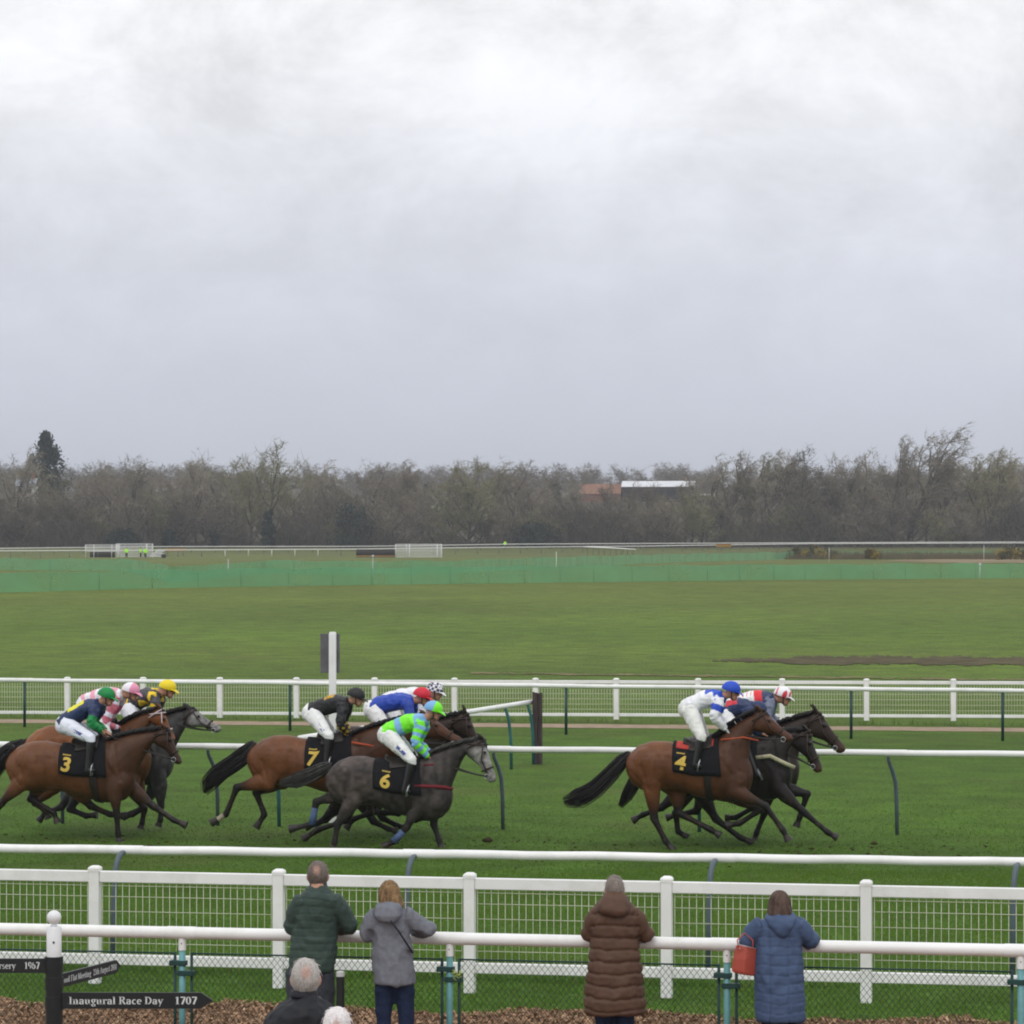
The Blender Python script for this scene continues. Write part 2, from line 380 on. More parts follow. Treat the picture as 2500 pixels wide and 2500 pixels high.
# hoof-cut soil along the racing line
hb = N('ShaderNodeMapRange', t, interpolation_type='SMOOTHSTEP'); hb.inputs[1].default_value = 4.6; hb.inputs[2].default_value = 1.2; hb.inputs[3].default_value = 0; hb.inputs[4].default_value = 1
dd_ = N('ShaderNodeMath', t, operation='SUBTRACT'); dd_.inputs[1].default_value = 50.6; t.links.new(sp.outputs['Y'], dd_.inputs[0]); da_ = N('ShaderNodeMath', t, operation='ABSOLUTE'); t.links.new(dd_.outputs[0], da_.inputs[0]); t.links.new(da_.outputs[0], hb.inputs[0])
hn = N('ShaderNodeTexNoise', t); hn.inputs['Scale'].default_value = 3.4; hn.inputs['Detail'].default_value = 7; hn.inputs['Roughness'].default_value = .7; t.links.new(ge.outputs['Position'], hn.inputs['Vector'])
hr = N('ShaderNodeMapRange', t); hr.inputs[1].default_value = .56; hr.inputs[2].default_value = .70; hr.inputs[3].default_value = 0; hr.inputs[4].default_value = .28; t.links.new(hn.outputs['Fac'], hr.inputs[0])
hm2 = N('ShaderNodeMath', t, operation='MULTIPLY'); t.links.new(hb.outputs[0], hm2.inputs[0]); t.links.new(hr.outputs[0], hm2.inputs[1])
hx = N('ShaderNodeMix', t, data_type='RGBA'); t.links.new(hm2.outputs[0], hx.inputs['Factor']); t.links.new(cur, hx.inputs['A']); hx.inputs['B'].default_value = (.050, .044, .018, 1); cur = hx.outputs['Result']
# patches of worn, yellower turf
nz = N('ShaderNodeTexNoise', t); nz.inputs['Scale'].default_value = .25; nz.inputs['Detail'].default_value = 6; t.links.new(ge.outputs['Position'], nz.inputs['Vector'])
m2 = N('ShaderNodeMapRange', t); m2.inputs[1].default_value = .55; m2.inputs[2].default_value = .8; m2.inputs[3].default_value = 0; m2.inputs[4].default_value = .55; t.links.new(nz.outputs['Fac'], m2.inputs[0])
mxn = N('ShaderNodeMix', t, data_type='RGBA'); t.links.new(m2.outputs[0], mxn.inputs['Factor']); t.links.new(cur, mxn.inputs['A']); mxn.inputs['B'].default_value = (.10, .10, .032, 1)
t.links.new(mxn.outputs['Result'], b.inputs['Base Color'])
bp = N('ShaderNodeBump', t); bp.inputs['Distance'].default_value = .05; bp.inputs['Strength'].default_value = .8
nb = N('ShaderNodeTexNoise', t); nb.inputs['Scale'].default_value = 9; nb.inputs['Detail'].default_value = 6; t.links.new(ge.outputs['Position'], nb.inputs['Vector']); t.links.new(nb.outputs['Fac'], bp.inputs['Height']); t.links.new(bp.outputs[0], b.inputs['Normal'])
ground = raw('ground', gv, gf, gm, smooth=True); ground['kind'] = 'structure'

# ---- grass blades on the near turf
def blades(n, D0, D1, h0, h1, w0, cols_, where=None, seed=1):
    g = np.random.default_rng(seed)
    D = np.sqrt(g.uniform(D0 * D0, D1 * D1, n)); X = g.uniform(-1, 1, n) * (.16 * D + .6)
    if where is not None:
        k = where(X, D, g); X, D = X[k], D[k]; n = len(X)
    cl = .5 + .25 * np.sin(X * 2.1 + np.sin(D * 1.7) * 2) + .25 * np.sin(D * 2.9 + X * .8)
    h = g.uniform(h0, h1, n) * (.7 + .6 * cl); a = g.uniform(0, 2 * math.pi, n); wd = w0 * g.uniform(.6, 1.3, n)
    ln = g.uniform(.1, .9, n) * h; la = g.uniform(0, 2 * math.pi, n)
    z = terr(D)
    v = np.empty((n, 3, 3))
    v[:, 0] = np.stack([X - np.cos(a) * wd, D - np.sin(a) * wd, z - .004], 1); v[:, 1] = np.stack([X + np.cos(a) * wd, D + np.sin(a) * wd, z - .004], 1)
    v[:, 2] = np.stack([X + np.cos(la) * ln, D + np.sin(la) * ln, z + h], 1)
    f = np.arange(3 * n).reshape(n, 3)
    c0, c1, c2 = (np.array(c) for c in cols_)
    m_ = np.clip(g.normal(.5, .3, n) * .6 + cl * .4, 0, 1)[:, None]
    c = 1.48 * np.where(g.random(n)[:, None] < .05, c2, c0 * (1 - m_) + c1 * m_)
    return v.reshape(-1, 3), f, np.repeat(c, 3, 0)
m_blade = mat('grass_blade', (.06, .13, .02), rough=.75, spec=.1, vc=True)
t = m_blade.node_tree; tn = N('ShaderNodeBsdfTranslucent', t); ms = N('ShaderNodeMixShader', t); ms.inputs[0].default_value = .5
t.links.new(t.nodes['Attribute'].outputs['Color'], tn.inputs[0]); t.links.new(t.nodes['Principled BSDF'].outputs[0], ms.inputs[1]); t.links.new(tn.outputs[0], ms.inputs[2]); t.links.new(ms.outputs[0], t.nodes['Material Output'].inputs[0])
def edgeD(X): return 33.05 - .17 * X + .18 * np.sin(X * 1.9) + .12 * np.sin(X * 4.7 + 1) + .06 * np.sin(X * 11)
bs = [blades(150000, 32, 47.5, .018, .042, .006, ((.055, .112, .012), (.084, .152, .018), (.13, .125, .035)), lambda X, D, g: D > edgeD(X) - g.uniform(0, .25, len(X)), 1),
      blades(60000, 47.5, 66, .015, .035, .008, ((.050, .097, .011), (.066, .122, .014), (.11, .115, .03)), lambda X, D, g: g.random(len(X)) < 1 - np.clip((D - 50) / 16, 0, 1), 2),
      blades(26000, 35, 37.5, .06, .13, .006, ((.046, .10, .015), (.075, .14, .024), (.17, .15, .06)), lambda X, D, g: np.abs(D - (35.6 - .205 * X * .97)) < .16 * np.abs(g.normal(0, 1, len(X))) + .02, 3),
      blades(30000, 80, 95, .08, .2, .012, ((.06, .11, .02), (.10, .17, .035), (.18, .16, .07)), lambda X, D, g: np.abs(D - (86.7 - .17 * X)) < .18 * np.abs(g.normal(0, 1, len(X))) + .05, 4)]
off = 0; vv, ff, cc = [], [], []
for v, f, c in bs: vv.append(v); ff.append(f + off); cc.append(c); off += len(v)
tag(raw('grass', np.concatenate(vv), np.concatenate(ff), m_blade, col=np.concatenate(cc)), 'short green turf on the track and along the fence bottoms', 'grass', kind='stuff')

# ---- strips of earth and paths: sheets 4 mm above the turf
def strip(name, x0, x1, fn, m, dz=.006, n=60):
    V = []; Fc = []
    for i in range(n + 1):
        x = x0 + (x1 - x0) * i / n; d0, d1 = fn(x)
        for k in range(4):
            D = d0 + (d1 - d0) * k / 3; V.append((px(x, D), D, float(terr(D)) + dz))
    for i in range(n):
        for k in range(3): Fc.append((i * 4 + k, (i + 1) * 4 + k, (i + 1) * 4 + k + 1, i * 4 + k + 1))
    o = raw(name, V, Fc, m, smooth=True); o['kind'] = 'structure'; return o
m_dirt = mat('dry_earth', (.30, .225, .165), .95, .1, .25, 3, .02)
m_dark = mat('bare_earth', (.080, .068, .034), .95, .1, .35, 1.5, .05)
m_dry = mat('dry_grass', (.17, .15, .07), .95, .1, .3, 1.0, .03)
wob = lambda x, a=1.0: a * (math.sin(x * .021) * .5 + math.sin(x * .057 + 1) * .3 + math.sin(x * .13) * .2)
strip('path', -250, 2750, lambda x: (85.9 - .00160 * x + wob(x, .12), 87.6 - .00160 * x + wob(x * 1.3, .1)), m_dirt)
jit2 = random.Random(13)
strip('earth_strip', 1740, 2750, lambda x: (118.8 - .0016 * (x - 1770) - 1.7 * min(1, max(0, x - 1760) / 200) + wob(x, .8) + jit2.uniform(-.5, .5), 119.4 - .0016 * (x - 1770) + 3.2 * min(1, max(0, x - 1760) / 260) + wob(x * 1.7, .9) + jit2.uniform(-.6, .6)), m_dark, .02, 260)
jit = random.Random(12)
strip('worn_track', 1150, 2750, lambda x: (110.6 - .0030 * (x - 1150) + wob(x, .3) + jit.uniform(-.25, .25), 111.3 - .0030 * (x - 1150) + wob(x * 1.6, .35) + jit.uniform(-.25, .25)), m_dry, .02, 240)

# ---- wood chip walkway
m_chipbed = mat('chip_bed', (.22, .135, .082), .95, .1, .35, 18, .03)
V = []; Fc = []
xs = np.linspace(-10, 10, 121)
for X in xs:
    for D in (14.0, 20, 26, 29, 31, float(edgeD(X)) - .4, float(edgeD(X)) + .04): V.append((X, D, .008 if D < edgeD(X) else .0065))
for i in range(120):
    for k in range(6): Fc.append((i * 7 + k, (i + 1) * 7 + k, (i + 1) * 7 + k + 1, i * 7 + k + 1))
o = raw('walkway', V, Fc, m_chipbed, smooth=True); o['kind'] = 'structure'
g = np.random.default_rng(5); n = 70000
X = g.uniform(-6.3, 6.3, n); D = g.uniform(28.6, 34.9, n); k = D < edgeD(X) + np.abs(g.normal(0, .05, n)); X, D = X[k], D[k]; n = len(X)
hump = .05 * (np.sin(X * 3.1 + D * 1.3) * np.sin(D * 4.1 - X) * .5 + .5) * ss(0, .4, edgeD(X) - D + .1)
L = g.uniform(.012, .036, n); W_ = g.uniform(.005, .012, n); a = g.uniform(0, math.pi, n); ti = g.normal(0, .5, n); z = .012 + g.uniform(0, .03, n) + hump
dx = np.stack([np.cos(a) * np.cos(ti), np.sin(a) * np.cos(ti), np.sin(ti)], 1) * L[:, None]; r2 = g.normal(0, .5, n)
dy = np.stack([-np.sin(a) * np.cos(r2), np.cos(a) * np.cos(r2), np.sin(r2)], 1) * W_[:, None]
c = np.stack([X, D, z], 1); V = np.stack([c - dx - dy, c + dx - dy, c + dx + dy, c - dx + dy], 1).reshape(-1, 3)
pal = np.array([(.27, .165, .098), (.34, .215, .13), (.20, .12, .072), (.42, .285, .18), (.14, .085, .052)]); cc = pal[g.choice(5, n, p=[.34, .26, .2, .1, .1])] * g.uniform(.8, 1.2, n)[:, None]
tag(raw('wood_chips', V, np.arange(4 * n).reshape(n, 4), mat('wood_chip', (.2, .13, .08), .85, .15, vc=True), col=np.repeat(cc, 4, 0)), 'loose brown wood chips covering the walkway by the rail', 'wood chips', kind='stuff')

g = np.random.default_rng(77); n = 800; X = g.uniform(-8.5, 8.5, n); D = 50.9 - .2 * X * .55 + g.normal(0, 1.1, n); r = g.gamma(2, .0045, n) + .004
oct_ = np.array([(1, 0, 0), (-1, 0, 0), (0, 1, 0), (0, -1, 0), (0, 0, 1), (0, 0, -1)], float); of = np.array([(0, 2, 4), (2, 1, 4), (1, 3, 4), (3, 0, 4), (2, 0, 5), (1, 2, 5), (3, 1, 5), (0, 3, 5)])
V = oct_[None] * r[:, None, None] * g.uniform(.6, 1.4, (n, 6, 1)) * np.array((1.3, 1.3, .7)) + np.stack([X, D, r * .4], 1)[:, None]; Fc = (of[None] + (np.arange(n) * 6)[:, None, None]).reshape(-1, 3)
cc = np.array([(.055, .046, .022), (.06, .06, .022), (.055, .085, .015)])[g.choice(3, n)]
tag(raw('turf_clods', V.reshape(-1, 3), Fc, mat('clod', (.05, .04, .02), .95, .1, vc=True), col=np.repeat(cc, 6, 0)), 'small clods of turf and soil kicked up along the racing line', 'clods', kind='stuff')
# ---------------------------------------------------------------- fences and rails
m_white = mat('white_plastic', (.82, .82, .81), .38, .4, .05, 2.0, grime=.38)
m_cream = mat('white_paint', (.78, .775, .75), .5, .35, .06, 1.5)
m_mesh = mat('mesh_wire', (.62, .63, .50), .5, .3)
m_teal = mat('teal_metal', (.125, .31, .33), .45, .4, .15, 9)
m_tealdark = mat('dark_teal_metal', (.035, .135, .14), .5, .35, .12, 6)
m_slate = mat('slate_metal', (.075, .105, .125), .42, .45, .12, 7)
m_dgreen = mat('dark_green_metal', (.012, .05, .045), .5, .35, .1, 8)
m_black = mat('black_paint', (.012, .013, .015), .5, .35, .12, 9)
m_wire = mat('green_wire', (.008, .03, .027), .5, .35)

def mesh_fence(fr, posts, zr, zb, zt, cap, hw_, label, thick, step, rowsz, u0x=-420, u1x=2920, tilt=0):
    root = thing('mesh_fence', label, 'fence', fr.loc(), -fr.th); root.rotation_euler = Matrix.Rotation(-fr.th, 3, 'Z').to_euler() if not tilt else (Matrix.Rotation(-fr.th, 3, 'Z') @ Matrix.Rotation(tilt, 3, 'Y')).to_euler()
    us = [fr.U(x) for x in posts]
    mid = np.mean(np.diff(us)); 
    while fr.U(u0x) < us[0] - mid * .9: us.insert(0, us[0] - mid)
    while fr.U(u1x) > us[-1] + mid * .9: us.append(us[-1] + mid)
    for u in us:
        p = MB(); p.box((u, 0, cap / 2 - .02), hw_, hw_, cap / 2 - .02, 0, .006); po = put('post', p, m_white, root, False)
        q = MB(); q.loft([((u, 0, cap - .05 + dz), (hw_ * k, 0, 0), (0, hw_ * k, 0)) for dz, k in ((0, 1.52), (.03, 1.56), (.045, 1.4), (.06, .8))], 4)
        # square cap turned to the post's faces
        for i in range(len(q.v)):
            x, y, z = q.v[i]; dx, dy = x - u, y; c, s_ = math.cos(R(45)), math.sin(R(45)); q.v[i] = (u + dx * c - dy * s_, dx * s_ + dy * c, z)
        put('cap', q, m_white, po, False)
    for i in range(len(us) - 1):
        a, b_ = us[i] + hw_, us[i + 1] - hw_
        p = MB(); p.box(((a + b_) / 2, 0, zt), (b_ - a) / 2, .03, zr, 0, .008); put('rail', p, m_white, root, False)
        p = MB(); p.box(((a + b_) / 2, 0, zb), (b_ - a) / 2, .03, zr * .92, 0, .008); put('rail', p, m_white, root, False)
        q = MB(); nw_ = max(2, int(round((b_ - a - .05) / step)))
        for k in range(nw_ + 1):
            u = a + .025 + (b_ - a - .05) * k / nw_; q.tube([(u, 0, zb), (u, 0, zt)], thick, 5)
        for z in rowsz: q.tube([(a + .02, -.008, z), (b_ - .02, -.008, z)], thick, 5)
        put('wire_panel', q, m_mesh, root)
    return root
fA = line_frame(239, 253)
mesh_fence(fA, [232, 681, 1147, 1628, 2115], .058, .25, 1.09, 1.19, .054, 'white post and rail fence with cream wire mesh, directly behind the spectators\' rail', .0034, .071, [.42, .585, .74, .89, 1.0])
fB = line_frame(95.6, 101)
mesh_fence(fB, [165, 350, 537, 724, 915, 1110, 1308, 1505, 1705, 1910, 2116, 2328], .042, .115, .925, 1.015, .062, 'distant white post and rail fence with wire mesh beside the dirt path', .005, .07, [.25, .38, .51, .64, .77], tilt=-.0052)

def running_rail(name, label, fr, z, r, joints, post, u0, u1, clampm=m_white, th=None):
    root = thing(name, label, 'rail', fr.loc(), -fr.th)
    ua, ub = fr.U(u0), fr.U(u1)
    p = MB(); p.tube([(ua + (ub - ua) * k / 40, 0, z + .004 * math.sin(k * 1.7)) for k in range(41)], r, 16); put('rail_tube', p, m_white, root)
    for x in joints:
        u = fr.U(x); s = MB(); s.tube([(u - .16 + .05, 0, z), (u + .17 + .05, 0, z)], r * 1.06, 16); put('sleeve', s, clampm, root, sharp=40)
        post(root, u)
    return root
# 1: running rail on swan-neck posts in front of the mesh fence
f2 = line_frame(227.6, 237.9)
def swan(root, u):
    q = MB(); pts = [(u + .02, -.052, 1.18), (u + .012, -.10, 1.175), (u, -.17, 1.14), (u - .012, -.215, 1.07), (u - .02, -.24, .96), (u - .028, -.27, .6), (u - .034, -.29, -.05)]
    q.tube(pts, [.026, .03, .031, .031, .031, .03, .03], 10); p = put('post', q, m_slate, root)
    b_ = MB(); b_.ball((u + .022, -.062, 1.18), .02, .012, .02, n=8, m=5); put('bolt', b_, m_black, p)
running_rail('running_rail', 'white running rail on slate blue swan-neck posts between horses and mesh fence', f2, 1.2, .048, [-360, 300, 1010, 1743, 2480], swan, -450, 2950)
# 2: inner rail behind the horses
f3 = line_frame(153.6, 161)
def crook(m):
    def fn(root, u):
        q = MB(); q.tube([(u - .06, .03, 1.2), (u - .05, .06, 1.12), (u - .0, .12, .98), (u + .045, .16, .8), (u + .06, .18, .5), (u + .065, .19, -.03)], [.026, .03, .033, .033, .032, .03], 9); put('post', q, m, root)
    return fn
def mixed_posts():
    kinds = {0: m_tealdark}
    st = {'i': 0}
    seq = [m_slate, m_slate, m_slate, m_tealdark, m_slate, m_tealdark, m_slate]
    def fn(root, u): crook(seq[st['i'] % len(seq)])(root, u); st['i'] += 1
    return fn
running_rail('running_rail', 'white running rail with bent blue-green posts right behind the galloping horses', f3, 1.26, .05, [-330, 135, 515, 665, 1213, 1694, 2178, 2660], mixed_posts(), -450, 2950)
# 3: angled rail that leaves the inner rail and runs back to the dark post
A = at(731, 1803, 57.0); B = at(1297, 1714, 70.2)
fr4 = Frame(A.x, A.y, math.atan2(A.y - B.y, B.x - A.x))
root = thing('angled_rail', 'short white rail slanting back to the dark wooden post', 'rail', fr4.loc(), -fr4.th)
Lr = math.hypot(B.x - A.x, B.y - A.y)
p = MB(); p.tube([(Lr * k / 12, 0, A.z + (B.z - A.z) * k / 12) for k in range(13)], .05, 14); put('rail_tube', p, m_white, root)
for fr_ in (.12, .5, .87, .985):
    u = Lr * fr_; z = A.z + (B.z - A.z) * fr_; q = MB(); q.tube([(u - .1, 0, z), (u + .0, -.05, z - .25), (u + .05, -.08, .6), (u + .06, -.09, -.03)], .032, 9); put('post', q, m_tealdark, root)
# 4: far rail on straight dark posts
f5 = line_frame(100.9, 108.8)
def straight(root, u):
    q = MB(); q.tube([(u, .0, -.03), (u, 0, 1.1)], .035, 9); put('post', q, m_dgreen, root)
running_rail('running_rail', 'far white running rail on straight dark green posts beside the dirt path', f5, 1.13, .05, [-620, 60, 708, 1382, 2078, 2448], straight, -700, 2950)
# 5: spectators' rail
f1 = line_frame(281.6, 297.4)
root = thing('spectator_rail', 'thick white rail on pale teal posts that the four spectators lean on', 'rail', f1.loc(), -f1.th)
p = MB(); ua, ub = f1.U(-250), f1.U(2750); p.tube([(ua + (ub - ua) * k / 40, 0, 1.134) for k in range(41)], .052, 18); put('rail_tube', p, m_white, root)
PX1 = [-215, 445, 1098, 1775, 2492]
for x in PX1:
    u = f1.U(x)
    s = MB(); s.tube([(u - .13, 0, 1.134), (u + .12, 0, 1.134)], .0555, 18); put('sleeve', s, m_white, root, sharp=40)
    q = MB(); q.tube([(u, 0, -.03), (u, 0, 1.02)], .0285, 14); po = put('post', q, m_teal, root)
    q = MB(); q.tube([(u, 0, .985), (u, 0, 1.09)], .0335, 14); put('socket', q, m_white, root, sharp=40)
    q = MB(); q.ball((u + .002, -.0335, 1.045), .006, .004, .006, n=8, m=5); put('bolt', q, m_black, root)
# chain-link panels hung between the posts
k = 0
for i in range(len(PX1) - 1):
    ua, ub = f1.U(PX1[i]), f1.U(PX1[i + 1])
    lab = ['dark green chain-link panel at the left edge behind the fingerpost', 'dark green chain-link panel below the green and grey jackets', 'dark green chain-link panel below the brown coat', 'dark green chain-link panel right of the blue coat'][i]
    root = thing('chain_link_panel', lab, 'fence panel', f1.loc(), -f1.th, 'chain-link panels under the spectators\' rail')
    a, b_ = ua + .075, ub - .072; v0 = .03; zt, zb = .955, .06
    for u in (a, b_):
        q = MB(); q.tube([(u, v0, -.02), (u, v0, zt + .01)], .0135, 8); put('upright', q, m_dgreen, root)
    q = MB(); q.tube([(a, v0, zt), (b_, v0, zt)], .008, 6); put('top_wire', q, m_dgreen, root)
    q = MB(); pit = .052; nn = int((b_ - a) / pit); pit = (b_ - a) / nn; rows_ = int((zt - zb) / (pit * .62)); hz = (zt - zb) / rows_
    for j in range(-0, nn):
        ptsA = []
        for r_ in range(rows_ + 1):
            ptsA.append((a + (j + (.5 if r_ % 2 else .0)) * pit, v0 + (.003 if r_ % 2 else -.003), zb + r_ * hz))
        ptsB = [(2 * (a + (j + .5) * pit) - x + 0, y, z) for x, y, z in ptsA]
        q.tube(ptsA, .0029, 3); q.tube(ptsB, .0029, 3)
    put('wire_netting', q, m_wire, root)
    for u, s_ in ((ua, 1), (ub, -1)):
        for z in ((.875,) if s_ < 0 else (.79,)):
            q = MB(); q.box((u + s_ * .035, .0, z), .075, .036, .022, 0, .005); q.ball((u - s_ * .036, -.03, z), .012, n=8, m=5); put('clamp', q, m_dgreen, root, False)
# knotted tape on the second post
u = f1.U(1114); tp = thing('tied_tape', 'yellow-green knotted tape tied beside a teal rail post', 'tape', (px(1114, 29.25), 29.2, .86), 0)
q = MB(); g = random.Random(3)
for _ in range(9):
    a0 = g.uniform(0, 6.28); q.tube([(0, -.01, 0), (math.cos(a0) * .03, -.02 + g.uniform(-.01, .01), math.sin(a0) * .03), (math.cos(a0 + .7) * .045, -.01, math.sin(a0 + .7) * .05)], .007, 5, .4)
put('knot', q, mat('tape', (.28, .33, .07), .6, .3, .5, 60), tp)
# black bollard post behind the green jacket
D = 29.05; t_ = thing('bollard', 'black round post with a pale collar just right of the green-jacketed spectator', 'post', (px(831, D), D, 0))
q = MB(); q.tube([(0, 0, -.02), (0, 0, .87)], .034, 16); put('shaft', q, m_black, t_, sharp=40)
q = MB(); q.tube([(0, 0, .865), (0, 0, .9)], .036, 16); q.ball((0, 0, .90), .034, .034, .012); put('collar', q, mat('pale_grey', (.5, .5, .5), .5), t_, sharp=40)

# ---- winning post and dark end post
D = 55.6; t_ = thing('winning_post', 'tall white post with a grey board fixed near its top', 'post', (px(812, D), D, 0))
q = MB(); q.box((0, 0, 1.5), .058, .058, 1.52, 0, .008); put('shaft', q, m_white, t_, False)
q = MB(); q.box((0, 0, 3.03), .05, .05, .012, 0, .006); put('cap', q, m_white, t_, False)
q = MB(); q.box((-.045, .085, 2.70), .155, .02, .315, 0, .006); put('board', q, mat('board_grey', (.13, .125, .13), .6, .3, .2, 6), t_, False)
D = 70.1; t_ = thing('wooden_post', 'short weathered dark brown wooden post behind the angled rail', 'post', (px(1312, D), D, 0))
q = MB(); g = random.Random(8)
for k in range(4):
    q.box(((k - 1.5) * .05, g.uniform(-.03, .03), .70 + g.uniform(-.05, .04)), .024, .05, .74 + g.uniform(-.03, .03), g.uniform(-.15, .15), .006)
put('timbers', q, mat('weathered_wood', (.07, .055, .055), .9, .15, .4, 7, .01, stretch=(6, 6, .6)), t_, False)

# ---- green debris netting across the field
def net_mat():
    m = bpy.data.materials.new('green_netting'); m.use_nodes = True; t = m.node_tree; t.nodes.clear()
    o = N('ShaderNodeOutputMaterial', t); tr = N('ShaderNodeBsdfTransparent', t); df = N('ShaderNodeBsdfPrincipled', t)
    df.inputs['Base Color'].default_value = (.145, .43, .215, 1); df.inputs['Roughness'].default_value = .7
    tn = N('ShaderNodeBsdfTranslucent', t); tn.inputs[0].default_value = (.145, .43, .215, 1); m0 = N('ShaderNodeMixShader', t); m0.inputs[0].default_value = .35
    t.links.new(df.outputs[0], m0.inputs[1]); t.links.new(tn.outputs[0], m0.inputs[2])
    tcn = N('ShaderNodeTexCoord', t); nz = N('ShaderNodeTexNoise', t); nz.inputs['Scale'].default_value = .35; nz.inputs['Detail'].default_value = 5; t.links.new(tcn.outputs['Object'], nz.inputs['Vector'])
    mr_ = N('ShaderNodeMapRange', t); mr_.inputs[1].default_value = .3; mr_.inputs[2].default_value = .7; mr_.inputs[3].default_value = .50; mr_.inputs[4].default_value = .68; t.links.new(nz.outputs['Fac'], mr_.inputs[0])
    mx_ = N('ShaderNodeMixShader', t); t.links.new(mr_.outputs[0], mx_.inputs[0]); t.links.new(tr.outputs[0], mx_.inputs[1]); t.links.new(m0.outputs[0], mx_.inputs[2]); t.links.new(mx_.outputs[0], o.inputs[0]); return m
m_net = net_mat()
def net(label, knots, h, gap, seed):
    g = random.Random(seed)
    P_ = [(px(x, F / s), F / s) for x, s in knots]
    xs_ = [p[0] for p in P_]; ds_ = [p[1] for p in P_]
    X0, D0 = xs_[0], ds_[0]; z0 = float(terr(D0))
    root = thing('netting_fence', label, 'netting', (X0, D0, z0))
    n = int((xs_[-1] - xs_[0]) / .8); V = []; Fc = []
    for i in range(n + 1):
        X = xs_[0] + (xs_[-1] - xs_[0]) * i / n; D = float(np.interp(X, xs_, ds_)); z = float(terr(D)) - z0
        sag = .05 * math.sin(i * .9) + g.uniform(-.03, .03)
        for k, zz in enumerate((-.01, h * .35, h * .7, h + sag)):
            V.append((X - X0, D - D0 + .06 * math.sin(i * .7 + k), z + zz))
    for i in range(n):
        for k in range(3): Fc.append((i * 4 + k, (i + 1) * 4 + k, (i + 1) * 4 + k + 1, i * 4 + k + 1))
    raw('net', V, Fc, m_net, root, smooth=True)
    X = xs_[0]; mp_ = mat('net_post', (.09, .25, .14), .7)
    while X < xs_[-1]:
        D = float(np.interp(X, xs_, ds_)); z = float(terr(D)) - z0; q = MB(); hh = h * g.uniform(1.0, 1.12)
        q.tube([(X - X0, D - D0 - .09, z - .05), (X - X0 + g.uniform(-.03, .03), D - D0 - .09, z + hh)], .013, 6); put('post', q, mp_, root); X += gap * g.uniform(.9, 1.1)
net('green debris netting on thin posts, the nearer of two lines across the field', [(-250, 43.2), (0, 42.5), (700, 38.5), (1250, 36.2), (1900, 33.6), (2500, 32.2), (2750, 31.8)], 1.12, 2.6, 1)
net('green debris netting, the fainter line beyond in the field', [(-250, 25), (0, 25.5), (320, 26.5), (420, 36.0), (520, 33), (620, 28), (850, 29.2), (1100, 28.5), (1250, 25.5), (1650, 19), (2000, 15.6), (2750, 15)], 1.1, 4.2, 2)
strip('bare_strip', 2150, 2750, lambda x: (470 - 35 * min(1, (x - 2150) / 200) + wob(x, 6), 475 + 75 * min(1, (x - 2150) / 200) + wob(x * 1.4, 8)), mat('pale_earth', (.21, .165, .095), .95, .1, .3, .12), .03)
for x, y, D, c, lab in ((910, 1372, 250, (.45, .47, .5), 'small pale stake in front of the far netting near the white hurdle'), (2392, 1392, 258, (.55, .58, .62), 'pale stake at the right end of the near netting'), (557, 1380, 240, (.5, .5, .55), 'small pale stake left of the picture\'s centre by the netting'),
                        (2024, 1352, 440, (.8, .8, .8), 'thin white stake standing below the yellow gorse'), (1358, 1362, 300, (.6, .75, .6), 'thin pale stake in the far netting right of centre'), (2402, 1345, 480, (.8, .8, .8), 'thin white stake far right beyond the netting')):
    z0 = float(terr(D)); s = F / D; h = max(.6, CH - (y - 14 - HY) / s - z0)
    t_ = thing('stake', lab, 'stake', (px(x, D), D, z0), 0, 'stakes in the field')
    q = MB(); q.tube([(0, 0, -.05), (.01, 0, h)], .026, 7); put('shaft', q, mat('stake_%d' % x, c, .7), t_)
    q = MB(); q.ball((.012, 0, h), .10 if x in (910, 2392) else .035, n=8, m=6); put('tip', q, mat('stake_%d' % x, c, .7), t_)

# ================================================================ far side of the course
def rail_D(y, h=1.15):
    Ds = np.linspace(300, 725, 1200); yy = HY + F / Ds * (CH - h - terr(Ds)); i = np.argmin(np.abs(yy - y)); return float(Ds[i])
def far_rail(label, knots, gap, postcol, r, skip=()):
    P_ = [(px(x, rail_D(y)), rail_D(y)) for x, y in knots]
    X0, D0 = P_[0]; z0 = float(terr(D0)); root = thing('far_rail', label, 'rail', (X0, D0, z0))
    xs_ = np.linspace(P_[0][0], P_[-1][0], 80); pts = []
    for X in xs_:
        D = float(np.interp(X, [p[0] for p in P_], [p[1] for p in P_])); pts.append((X - X0, D - D0, float(terr(D)) - z0 + 1.15))
    q = MB(); q.tube(pts, r, 8); put('rail_tube', q, m_cream, root)
    X = P_[0][0]
    while X < P_[-1][0]:
        D = float(np.interp(X, [p[0] for p in P_], [p[1] for p in P_])); z = float(terr(D)) - z0
        wh = 545 < X / D * F + CX < 830 and postcol is None
        q = MB(); q.tube([(X - X0, D - D0, z - .1), (X - X0, D - D0, z + 1.12)], .06, 6); put('post', q, m_cream if wh else mat('far_post', (.10, .13, .12), .7), root); X += gap
    return root
far_rail('far white rail with a few white posts, the lower of two lines before the trees', [(-150, 1346), (0, 1345), (400, 1343), (850, 1341), (1250, 1336), (1650, 1332), (1960, 1327.5), (2650, 1325)], 3.9, None, .075)
far_rail('far white rail on dark posts, the upper of two lines before the trees', [(-150, 1340), (0, 1339), (390, 1334.5), (850, 1334), (1250, 1328.5), (1650, 1326.5), (2500, 1323), (2650, 1323)], 4.5, 1, .07)

